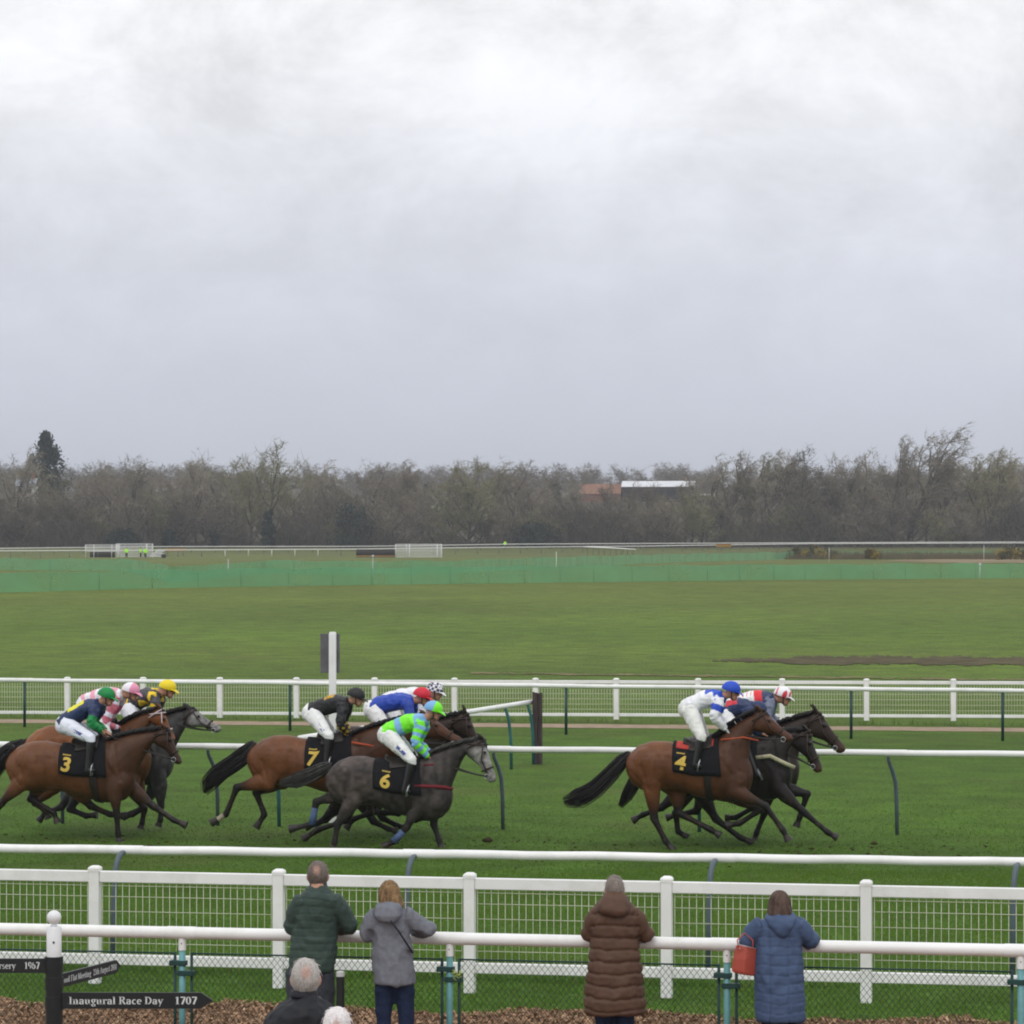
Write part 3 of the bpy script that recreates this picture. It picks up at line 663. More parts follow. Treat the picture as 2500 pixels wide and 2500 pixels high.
# white hurdle wings (slatted panels) and a birch fence between them
m_wing = mat('wing_white', (.66, .665, .66), .6, .3, .05, 2)
m_birch = mat('birch', (.035, .03, .027), .95, .1, .4, 5, stretch=(6, 6, .5))
def wing(x0, x1, ytop, ybot, D, label, low, splay, posts):
    s = F / D; z0 = float(terr(D)); L = (x1 - x0) / s; Hh = (ybot - ytop) / s
    root = thing('fence_wing', label, 'fence wing', (px(x0, D), D, z0))
    def W(u): return (u, splay * (u / L) ** 2)
    q = MB(); q.tube([(*W(L * k / 8), Hh) for k in range(9)], .05, 6); q.tube([(*W(L * k / 8), Hh * .52) for k in range(9)], .04, 6); q.tube([(*W(L * k / 8), low + .03) for k in range(9)], .04, 6); put('rail', q, m_wing, root)
    q = MB(); n = int(L / .21)
    for k in range(n + 1):
        u = L * k / n; x, y = W(u); q.box((x, y - .03, (low + Hh) / 2), .042, .012, (Hh - low) / 2 - .01)
    put('slats', q, m_wing, root, False)
    for f_ in posts:
        q = MB(); q.tube([(*W(L * f_), -.05), (*W(L * f_), Hh + .03)], .075, 6); put('post', q, m_wing, root)
    return root
wing(209, 285, 1327, 1358, 575, 'white slatted wing at the left end, standing on dark legs', .95, 2.5, (0, .26, .8, .99))
wing(284, 372, 1324, 1358, 566, 'white slatted wing behind the three people in yellow-green vests', .12, .8, (0, .08, .83, .99))
wing(966, 1079, 1324, 1357, 566, 'big white slatted wing right of the dark birch fence', .10, -.8, (0, .23, .30, .90, .99))
wing(880, 956, 1324, 1336, 600, 'low white slatted panel showing above the dark birch fence', .0, .0, (0, .21, .33, .99))
D = 585; s = F / D; z0 = float(terr(D)); t_ = thing('birch_fence', 'dark birch steeplechase fence beside the big white wing', 'jump', (px(917, D), D, z0))
q = MB(); hl = 47 / s; q.loft([((-hl, 0, .6), (0, .75, 0), (0, 0, .66)), ((-hl + .1, 0, .66), (0, .8, 0), (0, 0, .72)), ((hl - .1, 0, .66), (0, .8, 0), (0, 0, .72)), ((hl, 0, .6), (0, .75, 0), (0, 0, .66))], 10); put('birch', q, m_birch, t_)
q = MB(); q.tube([(-hl, -.8, .16), (hl, -.8, .16)], .12, 8); put('take_off_board', q, mat('orange_board', (.32, .17, .03), .7), t_)
D = 570; s = F / D; z0 = float(terr(D)); t_ = thing('birch_fence', 'dark birch fence low behind the left white wings', 'jump', (px(250, D + 14), D + 14, z0))
q = MB(); hl = 30 / s; q.loft([((-hl, 0, .45), (0, .7, 0), (0, 0, .5)), ((-hl + .1, 0, .5), (0, .75, 0), (0, 0, .55)), ((hl - .1, 0, .5), (0, .75, 0), (0, 0, .55)), ((hl, 0, .45), (0, .7, 0), (0, 0, .5))], 10); put('birch', q, m_birch, t_)
for x0, x1, y, lab in ((405, 452, 1341.5, 'long orange board on the far rail right of the white trailer'), (1748, 1785, 1331.5, 'orange board on the far rail left of the yellow gorse')):
    D = rail_D(y) - .4; s = F / D; z0 = float(terr(D)); t_ = thing('orange_board', lab, 'board', (px((x0 + x1) / 2, D), D, z0))
    q = MB(); q.box((0, 0, 1.1), (x1 - x0) / 2 / s, .04, .27, 0, .02); put('panel', q, mat('orange_board', (.32, .17, .03), .7), t_, False)
    for u in (-.8, .8):
        q = MB(); q.tube([(u * (x1 - x0) / 2 / s, .06, -.05), (u * (x1 - x0) / 2 / s, .06, 1.2)], .05, 6); put('leg', q, mat('far_post', (.1, .13, .12)), t_)
# white tipped trailer carrying hurdle panels
D = 556; s = F / D; z0 = float(terr(D)); t_ = thing('trailer', 'white trailer of slanting hurdle panels with a dark wheel, right of the people in vests', 'trailer', (px(385, D), D, z0))
for k in range(4):
    q = MB(); q.tube([(-1.2 + k * .32, -.2 + k * .13, .28), (.2 + k * .36, -.2 + k * .13, 1.38)], .1, 6); q.tube([(-.7 + k * .3, -.2 + k * .13, .62), (.1 + k * .32, -.2 + k * .13, .70)], .06, 6); put('hurdle_panel', q, m_wing, t_)
q = MB(); q.box((-.1, .1, .3), 1.15, .6, .09, 0, .02); put('bed', q, m_wing, t_, False)
for v in (-.62, .75):
    q = MB(); q.tube([(.95, v - .08, .33), (.95, v + .08, .33)], .33, 14); put('wheel', q, m_black, t_, sharp=40)
q = MB(); q.tube([(-1.2, .1, .28), (-2.1, .1, .2)], .06, 6); put('tow_bar', q, mat('pale_blue', (.3, .36, .45), .6), t_)
# long low white tarpaulin-like rail frame lying before the trees
D = 615; s = F / D; z0 = float(terr(D)); t_ = thing('white_barrier', 'long low white sloping barrier before the trees right of centre', 'barrier', (px(1490, D), D, z0))
q = MB(); q.limb([((-65 / s, 0, 1.45), .10, .5), ((0, 0, 1.25), .13, .5), ((62 / s, 0, .98), .10, .5)], 10); put('top', q, m_cream, t_)
for k in range(-4, 5):
    q = MB(); q.tube([(k * 14 / s, 0, -.05), (k * 14 / s, 0, 1.25 - k * .055)], .05, 6); put('leg', q, mat('far_post', (.1, .13, .12)), t_)

# people far off
m_hv = mat('hi_vis', (.42, .95, .05), .6, .2, .15, 6); m_navy = mat('navy_cloth', (.02, .026, .045), .85, .1, .2, 8); m_skin = mat('skin', (.46, .25, .175), .55, .3, .1, 20)
def far_person(x, ytop, ybot, D, label, facing, trouser, vest=m_hv, lean=0.0):
    z0 = float(terr(D)); Hh = 1.75; root = thing('person', label, 'person', (px(x, D), D, z0), facing)
    b_ = MB(); b_.ball((0, lean, 1.62), .095, .11, .13); b_.tube([(0, lean, 1.38), (0, lean, 1.55)], .06); b_.limb([((0, 0, .88), .14, .10), ((0, 0, 1.2), .17, .11), ((0, lean, 1.42), .13, .09)], 10)
    for sgn in (-1, 1):
        b_.tube([(sgn * .09, 0, .9), (sgn * .1, .02, .5), (sgn * .11, 0, .07)], [.085, .065, .05]); b_.ball((sgn * .11, -.05, .05), .05, .12, .05)
        b_.tube([(sgn * .18, lean, 1.4), (sgn * .25, 0, 1.12), (sgn * .2, -.16, .95)], [.055, .05, .04]); b_.ball((sgn * .2, -.2, .93), .04)
    me = remesh(b_, .03, 3); link('body', me, m_skin, root)
    v = MB(); v.limb([((0, 0, .8), .2, .14), ((0, 0, 1.1), .205, .15), ((0, lean * .6, 1.35), .21, .14), ((0, lean, 1.47), .11, .09)], 12)
    for i_, p in enumerate(v.v): pass
    for sgn in (-1, 1): v.tube([(sgn * .17, lean, 1.42), (sgn * .26, 0, 1.12), (sgn * .21, -.13, .97)], [.075, .068, .055])
    link('jacket', remesh(v, .03, 3), vest, root)
    l = MB()
    for sgn in (-1, 1): l.tube([(sgn * .09, 0, .92), (sgn * .1, .02, .5), (sgn * .11, 0, .1)], [.11, .085, .07])
    link('trousers', remesh(l, .03, 2), trouser, root)
    h = MB(); h.ball((0, lean + .015, 1.66), .105, .12, .11); put('hair', h, mat('dark_hair', (.025, .02, .018), .8), root)
    return root
far_person(309, 0, 0, 560, 'person in a yellow-green vest standing alone before the white wing', R(20), mat('olive_cloth', (.04, .05, .03), .9))
far_person(343, 0, 0, 566, 'person in a yellow-green vest and navy trousers, left of the pair', R(-60), m_navy)
far_person(355, 0, 0, 556, 'person in a yellow-green vest and dark trousers, right of the pair beside the trailer', R(10), mat('olive_cloth', (.04, .05, .03), .9))
far_person(1233, 0, 0, 690, 'person in a yellow-green vest half hidden behind the far rails, right of the big wing', R(0), m_navy)

# ---------------------------------------------------------------- trees
class Tris:
    def __init__(s): s.v = []; s.f = []
    def tri(s, a, b, c): o = len(s.v); s.v += [a, b, c]; s.f.append((o, o + 1, o + 2))
def bare_tree(seed, spread=.5, trunk_h=.22, wind=0.0, limbs=8, upright=.6, tw=.0026, ntw=9, lv2=7, lv3=6, curl=.35):
    """tree of height about 1: tapered trunk and limbs, then a crown of fine branches"""
    g = random.Random(seed); TR = MB(); CR = Tris()
    def rnd(): return Vector((g.gauss(0, 1), g.gauss(0, 1), g.gauss(0, 1)))
    def path(p, d, L, n, wob_, up):
        pts = [p.copy()]
        for _ in range(n):
            d = (d + rnd() * wob_ + Vector((wind * .25, 0, up))).normalized(); p = p + d * (L / n); pts.append(p.copy())
        return pts, d
    def twig(p, d, L, wd):
        s = d.cross(rnd()).normalized() * wd; e_ = p + d * L + rnd() * L * .12 + Vector((wind * L * .4, 0, 0)); CR.tri(p - s, p + s, e_)
    def strip_(pts, w0, w1):
        for i in range(len(pts) - 1):
            a, b_ = pts[i], pts[i + 1]; d = (b_ - a); s = d.cross(rnd()).normalized(); wa = w0 + (w1 - w0) * i / (len(pts) - 1); wb = w0 + (w1 - w0) * (i + 1) / (len(pts) - 1)
            CR.tri(a - s * wa, a + s * wa, b_ + s * wb); CR.tri(a - s * wa, b_ + s * wb, b_ - s * wb)
    tp, td = path(Vector((0, 0, -.02)), Vector((0, 0, 1)), .66, 9, .07, .25)
    TR.tube(tp, [.020 * (1 - .085 * i) for i in range(10)], 7)
    for i in range(limbs):
        f_ = trunk_h + (1 - trunk_h) * .86 * (i / max(1, limbs - 1)) ** 1.1
        k = min(8.99, f_ * 9 / .95); p = tp[int(k)].lerp(tp[min(9, int(k) + 1)], k - int(k))
        a = i * 2.4 + g.uniform(-.5, .5); d = Vector((math.cos(a), math.sin(a), upright * g.uniform(.6, 1.3) * (1 + 1.1 * i / limbs))).normalized()
        L = spread * g.uniform(.75, 1.05) * (1.0 - .22 * f_)
        if p.z + L * d.z > 1.0: L *= .75
        lp, ld = path(p, d, L, 6, .13, .12 * upright + .05); TR.tube(lp, [.0105 * (1 - .13 * j) for j in range(7)], 5)
        for j in range(lv2):
            q = lp[1 + int(g.random() * 5.2)] if j else lp[-1]; d2 = (ld * .6 + rnd() * .62 + Vector((wind * .35, 0, .28))).normalized(); L2 = L * g.uniform(.32, .58)
            p2, e2 = path(q, d2, L2, 4, curl * .5, .08); strip_(p2, .0042, .002)
            for m in range(lv3):
                q3 = p2[1 + int(g.random() * 3.8)]; d3 = (e2 * .5 + rnd() * .75 + Vector((wind * .4, 0, .22))).normalized(); L3 = L2 * g.uniform(.35, .6)
                p3, e3 = path(q3, d3, L3, 2, curl, .05); strip_(p3, .0026, .0014)
                for _ in range(ntw):
                    twig(p3[1 + int(g.random() * 1.99)] if g.random() < .8 else p3[0], (e3 * .5 + rnd() * .7 + Vector((wind * .5, 0, .12))).normalized(), L3 * g.uniform(.45, .95), tw * g.uniform(.6, 1.1))
    return TR, CR
def card_bush(seed, shape, n, size, clumps):
    """foliage of many leaf-sized faces gathered in clumps; shape(t)->(radius, height)"""
    g = np.random.default_rng(seed); V = []; Fc = []
    per = n // clumps
    for c in range(clumps):
        cen, r = shape(g); pts = cen + g.normal(0, 1, (per, 3)) * r * .55
        for p in pts:
            a = g.normal(0, 1, 3); a /= np.linalg.norm(a); b_ = np.cross(a, g.normal(0, 1, 3)); b_ /= np.linalg.norm(b_); s = size * g.uniform(.6, 1.3)
            o = len(V); V += [p - a * s, p + b_ * s * .6, p + a * s, p - b_ * s * .6]; Fc.append((o, o + 1, o + 2, o + 3))
    return V, Fc
tint = [(.195, .168, .122), (.155, .135, .10), (.19, .178, .094), (.27, .24, .18), (.118, .104, .078), (.235, .216, .126)]
m_tw = [mat('twigs_%s' % 'abcdef'[i], c, .9, .1, .18, .35) for i, c in enumerate(tint)]
m_bark = mat('bark', (.085, .072, .056), .95, .1, .3, 3)
VAR = []
for sd_, kw in enumerate([dict(spread=.5, wind=0.1), dict(spread=.42, upright=.9, wind=.15, limbs=9), dict(spread=.55, upright=.45, limbs=9), dict(spread=.36, upright=1.2, wind=.45, limbs=10, tw=.0024),
                          dict(spread=.6, upright=.5, trunk_h=.12, limbs=10), dict(spread=.45, upright=.8, trunk_h=.35, wind=.1, ntw=8), dict(spread=.40, upright=1.0, wind=.6, limbs=11, trunk_h=.3, ntw=8), dict(spread=.52, upright=.6, trunk_h=.06, limbs=13, ntw=9)]):
    T, C = bare_tree(100 + sd_, **kw); zm = sorted(v.z for v in C.v)[int(len(C.v) * .997)]; C.v = [v / zm for v in C.v]; T.v = [(a / zm, b_ / zm, c_ / zm) for a, b_, c_ in T.v]
    me = T.mesh('trunk'); fix_normals(me)
    cm = bpy.data.meshes.new('crown'); cm.from_pydata([tuple(v) for v in C.v], [], C.f); cm.update()
    VAR.append((me, cm))
_trunks = {}
def place_tree(x, ytop, D, v, ti, label, group=None, wx=1.0, rz=None, name='bare_tree'):
    me, cm = VAR[v]; z0 = float(terr(D)); s = F / D; Hh = max(3.0, CH - (ytop - HY) / s - z0)
    g = random.Random(int(x * 7 + D)); root = thing(name, label, 'tree', (px(x, D), D, z0 - .1), g.uniform(-.5, .5) if rz is None else rz, group)
    root.scale = (Hh * wx, Hh * wx, Hh)
    key = (v, ti)
    if key not in _trunks:
        a = me.copy(); a.materials.clear(); a.materials.append(m_bark); a.polygons.foreach_set('use_smooth', [True] * len(a.polygons)); b_ = cm.copy(); b_.materials.clear(); b_.materials.append(m_tw[ti]); _trunks[key] = (a, b_)
    a, b_ = _trunks[key]
    for nm, q in (('trunk', a), ('crown', b_)):
        o = bpy.data.objects.new(nm, q); COL.objects.link(o); o.parent = root
    return root
G1 = 'bare trees of the tree line'
named = [(35, 1093, 716, 1, 3, 'bare pale tree at the left edge before the white house', 1.0), (478, 1098, 716, 5, 3, 'bare tree with an open fan crown, second tall one right of the conifer', .8),
         (655, 1077, 714, 0, 2, 'tall spreading bare tree with an ivy trunk, tallest of the left half', .95), (2215, 1048, 716, 6, 0, 'tallest bare tree, swept to the right by wind, right side of the skyline', .95),
         (2160, 1066, 722, 3, 0, 'tall wind-bent bare tree just left of the tallest one', .8), (1945, 1093, 716, 0, 4, 'dark broad bare tree midway between barn and tallest tree', 1.0), (2405, 1094, 714, 3, 5, 'pale wispy wind-swept tree at the right, beyond the tallest one', 1.0),
         (1405, 1133, 960, 2, 0, 'round bare tree alone on the hill left of the barn', 1.0), (1145, 1122, 715, 7, 2, 'broad many-stemmed olive bare tree at the centre of the tree line', 1.25)]
for x, y, D, v, ti, lab, wx in named: place_tree(x, y, D, v, ti, lab, None, wx)
line = [(-40, 1115, 0, 4), (100, 1150, 4, 2), (160, 1160, 2, 0), (205, 1128, 2, 0), (265, 1117, 2, 0), (315, 1117, 1, 0), (350, 1160, 4, 2), (395, 1142, 2, 3), (435, 1165, 7, 0), (530, 1150, 7, 0), (575, 1115, 0, 2), (610, 1130, 4, 2), (710, 1130, 2, 2), (765, 1124, 1, 3), (800, 1160, 7, 0), (850, 1170, 4, 0),
        (905, 1128, 0, 0), (945, 1124, 3, 0), (985, 1150, 7, 0), (1030, 1160, 4, 3), (1085, 1128, 1, 0), (1190, 1130, 1, 2), (1250, 1122, 0, 0), (1290, 1142, 2, 0), (1340, 1195, 4, 0), (1400, 1205, 7, 0), (1460, 1215, 4, 4), (1520, 1212, 7, 2), (1575, 1206, 2, 2), (1630, 1208, 4, 2), (1690, 1195, 7, 2),
        (1725, 1112, 1, 3), (1765, 1102, 3, 0), (1815, 1108, 3, 2), (1860, 1098, 3, 3), (1900, 1105, 1, 4), (1990, 1112, 2, 0), (2035, 1135, 7, 4), (2060, 1118, 1, 0), (2100, 1100, 0, 3), (2135, 1150, 7, 0), (2260, 1140, 4, 5), (2285, 1115, 3, 3), (2330, 1112, 3, 5), (2365, 1104, 3, 5), (2440, 1120, 1, 3), (2480, 1150, 2, 0), (2530, 1145, 4, 4), (2590, 1130, 0, 0), (-95, 1110, 2, 0)]
g = random.Random(21)
for i, (x, y, v, ti) in enumerate(line): place_tree(x, y, 716 + g.uniform(0, 26), v, ti, 'bare brown winter tree in the tangled tree line beyond the far rails', G1, g.uniform(.85, 1.2))
for i in range(52):      # lower growth between
    x = -60 + i * 51 + g.uniform(-18, 18); y = g.uniform(1195, 1265)
    if 1440 < x < 1720: y = g.uniform(1205, 1235)
    place_tree(x, y, 712 + g.uniform(-4, 6), g.choice([4, 7, 7]), g.choice([0, 4, 4, 2, 1]), 'low bushy bare tree crowded at the foot of the tree line', 'low trees of the tree line', g.uniform(1.2, 1.7))
for x, y, v in ((28, 1204, 7), (52, 1208, 4), (78, 1203, 7), (98, 1196, 4), (62, 1199, 2)): place_tree(x, y, 717, v, 0, 'low bushy bare tree crowded at the foot of the tree line', 'low trees of the tree line', 1.4)
for x, y, v in ((1482, 1168, 5), (1528, 1176, 1), (1585, 1170, 5), (1672, 1162, 5)): place_tree(x, y, 722, v, 1, 'thin bare tree standing in front of the hill barn', 'thin trees before the barn', .8)
# trees behind, on the rising ground
for i in range(30):
    x = -60 + i * 90 + g.uniform(-25, 25); y = 1165 + g.uniform(-18, 16) - (12 if x < 800 else 0)
    if 1380 < x < 1760: continue
    place_tree(x, y, g.uniform(790, 900), g.choice([0, 1, 2, 4]), g.choice([0, 1, 3]), 'greyish bare tree on the rising ground behind the tree line', 'trees behind the tree line', g.uniform(1.1, 1.4))
# undergrowth and distant woods: masses nobody could count
g2 = np.random.default_rng(9); n = 60000
X = g2.uniform(-112, 112, n); D = g2.uniform(706, 750, n); z = terr(D); Hh = g2.gamma(2.6, 1.7, n) * (.7 + .5 * np.sin(X * .13) + .3 * np.sin(X * .41 + 1)); Hh = np.clip(Hh, .5, 10); a = g2.uniform(0, math.pi, n); wd = g2.uniform(.03, .075, n)
base = np.stack([X, D, z + g2.uniform(0, .5, n) * Hh], 1); s_ = np.stack([np.cos(a), np.sin(a), 0 * a], 1) * wd[:, None]; tip = base + np.stack([g2.normal(0, .35, n) * Hh, g2.normal(0, .3, n), Hh * .6], 1)
V = np.stack([base - s_, base + s_, tip], 1).reshape(-1, 3); pal = np.array([(.10, .088, .066), (.08, .073, .053), (.13, .113, .084), (.06, .064, .042)]); cc = pal[g2.choice(4, n)]
tag(raw('undergrowth', V, np.arange(3 * n).reshape(n, 3), mat('scrub', (.06, .05, .04), .95, .1, vc=True), col=np.repeat(cc, 3, 0)), 'dark tangled brown undergrowth along the foot of the tree line', 'undergrowth', kind='stuff')
allv, allf, allc = [], [], []; off = 0
bv = [(np.array([tuple(v) for v in cm.vertices and [q.co for q in cm.vertices]]), np.array([tuple(p.vertices) for p in cm.polygons])) for me, cm in (VAR[2], VAR[4])]
for i in range(340):
    D = float(g2.uniform(1050, 1750)) if i < 210 else float(g2.uniform(1500, 1900)); X = float(g2.uniform(-.165, .165)) * D; v, f_ = bv[i % 2]; k = g2.random(len(f_)) < .34; f_ = f_[k]
    Hh = float(g2.uniform(8, 13.5)); v2 = v[f_.ravel()] * np.array((Hh * 1.5, Hh * 1.5, Hh)); v2 = (v2.reshape(-1, 3, 3)); c_ = v2.mean(1, keepdims=True); v2 = (c_ + (v2 - c_) * 1.9).reshape(-1, 3) + (X, D, float(terr(D)) - Hh * (.16 if i < 210 else .42))
    allv.append(v2); allf.append(np.arange(len(v2)).reshape(-1, 3) + off); off += len(v2)
    allc.append(np.tile(np.array([(.15, .13, .104), (.17, .148, .115), (.125, .115, .088)])[i % 3], (len(v2), 1)))
tag(raw('distant_wood', np.concatenate(allv), np.concatenate(allf), mat('far_twigs', (.09, .08, .065), .95, .1, vc=True), col=np.concatenate(allc)), 'hazy brown woods on the low hill along the horizon', 'wood', kind='stuff')
# evergreens
def evergreen(x, y0, y1, wpx, D, label, kind, seed, col):
    s = F / D; z0 = float(terr(D)); Hh = CH - (y0 - HY) / s - z0; Rr = wpx / 2 / s
    root = thing('conifer' if kind == 'cone' else 'evergreen_bush', label, 'tree' if kind == 'cone' else 'bush', (px(x, D), D, z0))
    zb = 0.0 if kind != 'cone' else Hh * .1
    def shape(g):
        t = g.random()
        if kind == 'cone': r = Rr * (1 - t) ** .8; a = g.uniform(0, 6.28); q = math.sqrt(g.random()); return np.array((math.cos(a) * r * q, math.sin(a) * r * q, zb + t * (Hh - zb) * .99)), .5 + r * .16
        a = g.uniform(0, 6.28); u = g.uniform(0, 1); q = g.random() ** .5; rr = Rr * math.sqrt(max(0, 1 - (u - .25) ** 2 / .6)); return np.array((math.cos(a) * rr * q, math.sin(a) * rr * q, u * Hh * .93)), Rr * .22
    V, Fc = card_bush(seed, shape, 11000 if kind == 'cone' else 5200, .30 if kind == 'cone' else .2, 190 if kind == 'cone' else 70)
    raw('crown', V, Fc, mat('evergreen_%d' % int(col[1] * 1000), col, .8, .15, .35, .5), root)
    q = MB(); q.tube([(0, 0, -.1), (0, 0, Hh * .6)], [Hh * .022, Hh * .01], 7); put('trunk', q, m_bark, root)
evergreen(113, 1052, 1330, 190, 760, 'tall dark pointed conifer standing out of the trees at the left', 'cone', 1, (.022, .036, .026))
for i, (x, y0, wpx, D, lab) in enumerate([(858, 1228, 112, 708, 'big dark evergreen bush left of the centre at the foot of the trees'), (1348, 1172, 56, 905, 'round dark evergreen on the hill left of the barn'), (818, 1180, 58, 900, 'dark evergreen bush on the hill above the big evergreen bush'), (1035, 1178, 55, 900, 'dark evergreen pair on the hill above the green field patch'),
        (1585, 1173, 30, 1120, 'small dark evergreen peeping over the barn roof'), (300, 1298, 90, 707, 'low dark evergreen scrub behind the left white wings'), (415, 1292, 40, 706, 'low dark evergreen bush right of the left white wings'), (522, 1285, 24, 706, 'narrow dark ivy-covered stump left of the ivy-trunked tree'), (655, 1240, 34, 706, 'ivy clump round the trunk of the tallest left tree'), (1310, 1280, 130, 708, 'wide dark thicket right of the centre behind the far rails')]):
    evergreen(x, y0, 1330, wpx, D, lab, 'bush', 30 + i, (.026, .036, .024) if i < 9 else (.04, .036, .026))
# gorse in flower
for i, (x, y0, wpx, D, lab) in enumerate([(2000, 1321, 90, 520, 'yellow flowering gorse bush, the largest, right of centre on the far side'), (2130, 1330, 32, 515, 'small yellow gorse bush just right of the largest'), (2470, 1324, 84, 505, 'yellow-tinged gorse bush at the right edge'), (1945, 1326, 44, 525, 'brown-green gorse bush left of the flowering one')]):
    s = F / D; z0 = float(terr(D)); Rr = wpx / 2 / s; Hh = max(1.2, CH - (y0 - HY) / s - z0)
    root = thing('gorse_bush', lab, 'bush', (px(x, D), D, z0))
    def shape(g):
        a = g.uniform(0, 6.28); q = g.random() ** .5; return np.array((math.cos(a) * Rr * q, math.sin(a) * 1.2 * q, g.uniform(.1, .8) * Hh * (1 - .5 * q))), .4
    V, Fc = card_bush(60 + i, shape, 1500, .12, 30); raw('foliage', V, Fc, mat('gorse_leaf', (.075, .07, .03), .85, .1, .3, 1), root)
    V, Fc = card_bush(80 + i, shape, 650 if i != 3 else 60, .10, 26); raw('flowers', V, Fc, mat('gorse_flower', (.36, .24, .02), .8, .1, .2, 1), root)
V = []; 
g3 = np.random.default_rng(4); n = 5000; X = g3.uniform(px(1900, 530), px(2600, 530), n); D = g3.uniform(515, 545, n); z = terr(D); Hh = g3.uniform(.4, 1.5, n); wd = .05
b0 = np.stack([X, D, z], 1); V = np.stack([b0 - (wd, 0, 0), b0 + (wd, 0, 0), b0 + np.stack([g3.normal(0, .3, n), 0 * X, Hh], 1)], 1).reshape(-1, 3)
tag(raw('rough_grass', V, np.arange(3 * n).reshape(n, 3), mat('rough_grass', (.12, .10, .06), .9, .1, .3, .4)), 'tall brown rough grass around the gorse', 'grass', kind='stuff')

# hill pasture patches
m_past = mat('pasture', (.085, .13, .045), .9, .1, .2, .02)
for x0, x1, d0, d1 in ((760, 900, 930, 960), (985, 1085, 930, 955), (1640, 1740, 930, 950)):
    strip('pasture', x0, x1, lambda x: (d0, d1), m_past, .5, 20)
# barn
D = 1000; s = F / D; z0 = float(terr(D)) - .1
bt = thing('barn', 'long barn with a pale sheet roof and an orange tiled end, on the hill', 'barn', (px(1608, D), D, z0), R(-6))
m_roofp = mat('pale_sheet', (.62, .63, .66), .5, .3, .08, .5); m_tile = mat('orange_tile', (.23, .12, .08), .85, .15, .2, 1.2); m_dk = mat('dark_timber', (.045, .038, .034), .9, .1, .25, 1.0); m_brick = mat('brick', (.23, .12, .085), .9, .1, .25, 2)
hl = 10.2
q = MB(); q.box((0, 0, 2.2), hl, 4.0, 2.2); put('wall', q, m_dk, bt, False)
q = MB(); q.prism([(-4.4, 4.25), (-4.4, 4.38), (0, 6.05), (4.4, 4.38), (4.4, 4.25), (0, 5.9)], lambda x, y, d: (d, x, y), -hl - .3, hl + .3); put('roof', q, m_roofp, bt, False)
q = MB(); q.prism([(-4.0, 4.4), (0, 5.88), (4.0, 4.4)], lambda x, y, d: (d, x, y), -hl - .02, -hl + .2); put('gable', q, m_brick, bt, False)
for k in range(5):
    q = MB(); q.box((-hl + 2.2 + k * 4.0, -4.04, 1.7), 1.45, .05, 1.6); put('bay_opening', q, mat('bay_dark', (.012, .011, .01), .9), bt, False)
q = MB(); q.prism([(-5, 2.2), (-5, 2.35), (0, 5.2), (5, 2.35), (5, 2.2), (0, 5.05)], lambda x, y, d: (d, x, y), -hl - 12.5, -hl - .35); ro = put('tiled_roof', q, m_tile, bt, False)
q = MB(); q.box((-hl - 6.4, 0, 1.2), 5.9, 4.4, 1.2); put('tiled_wing_wall', q, m_brick, bt, False)
D2 = 985; s = F / D2; t_ = thing('shed', 'low lean-to shed with a flat grey roof right of the barn', 'shed', (px(1722, D2), D2, float(terr(D2)) - .1))
q = MB(); q.box((0, 0, 1.1), 3.6, 2.5, 1.1); put('wall', q, m_dk, t_, False)
q = MB(); q.prism([(-3, 2.25), (-3, 2.4), (3, 2.95), (3, 2.8)], lambda x, y, d: (d, x, y), -4, 4); put('roof', q, mat('grey_sheet', (.22, .22, .22), .7), t_, False)
q = MB(); q.box((1.6, -2.52, 1.0), .9, .04, .8); put('opening', q, mat('bay_dark', (.012, .011, .01)), t_, False)
# white house among the trees at the left
D = 732; s = F / D; z0 = float(terr(D)); zt = CH - (1176 - HY) / s - z0
t_ = thing('house', 'white house with a red chimney glimpsed through the trees at the left', 'house', (px(66, D), D, z0))
m_wr = mat('white_render', (.72, .71, .69), .7, .2, .06, .6); m_sl = mat('slate', (.30, .33, .38), .6, .3, .1, 1)
q = MB(); q.box((0, 0, (zt - 1) / 2), 2.0, 2.6, (zt - 1) / 2); put('wall', q, m_wr, t_, False)
q = MB(); q.prism([(-3, zt - 1.05), (-3, zt - .9), (0, zt + .75), (3, zt - .9), (3, zt - 1.05), (0, zt + .55)], lambda x, y, d: (d, x, y), -2.2, 2.2); ro = put('roof', q, m_sl, t_, False)
q = MB(); q.box((1.3, 0, zt + .95), .3, .5, 1.0); put('chimney', q, mat('red_brick', (.30, .10, .07), .85, .1, .15, 3), ro, False)
q = MB(); q.prism([(-2.6, zt - 1), (2.6, zt - 1), (0, zt + .52)], lambda x, y, d: (d, x, y), -1.98, -1.8); put('gable', q, m_wr, t_, False)
for u in (-1.1, .9):
    for zz in (zt - 2.0, zt - 4.6):
        q = MB(); q.box((u, -2.62, zz), .5, .03, .55); f_ = put('window', q, mat('window_frame', (.7, .7, .7), .5), t_, False); q = MB(); q.box((u, -2.66, zz), .42, .02, .47); put('pane', q, mat('dark_glass', (.02, .025, .03), .1, .6), f_, False)

# ---------------------------------------------------------------- air
hz = MB(); hz.box((0, 2300, 24), 1600, 2350, 75); hz.v = [(x, y, z) for x, y, z in hz.v]
hm_ = bpy.data.materials.new('haze'); hm_.use_nodes = True; t = hm_.node_tree; t.nodes.clear(); o_ = N('ShaderNodeOutputMaterial', t); pv = N('ShaderNodeVolumePrincipled', t)
pv.inputs['Color'].default_value = (.86, .89, .95, 1); pv.inputs['Density'].default_value = .00020; pv.inputs['Anisotropy'].default_value = .2
t.links.new(pv.outputs[0], o_.inputs['Volume']); o_ = put('haze', hz, hm_, None, False); tag(o_, 'thin grey air between the camera and the far trees', 'haze', kind='stuff')

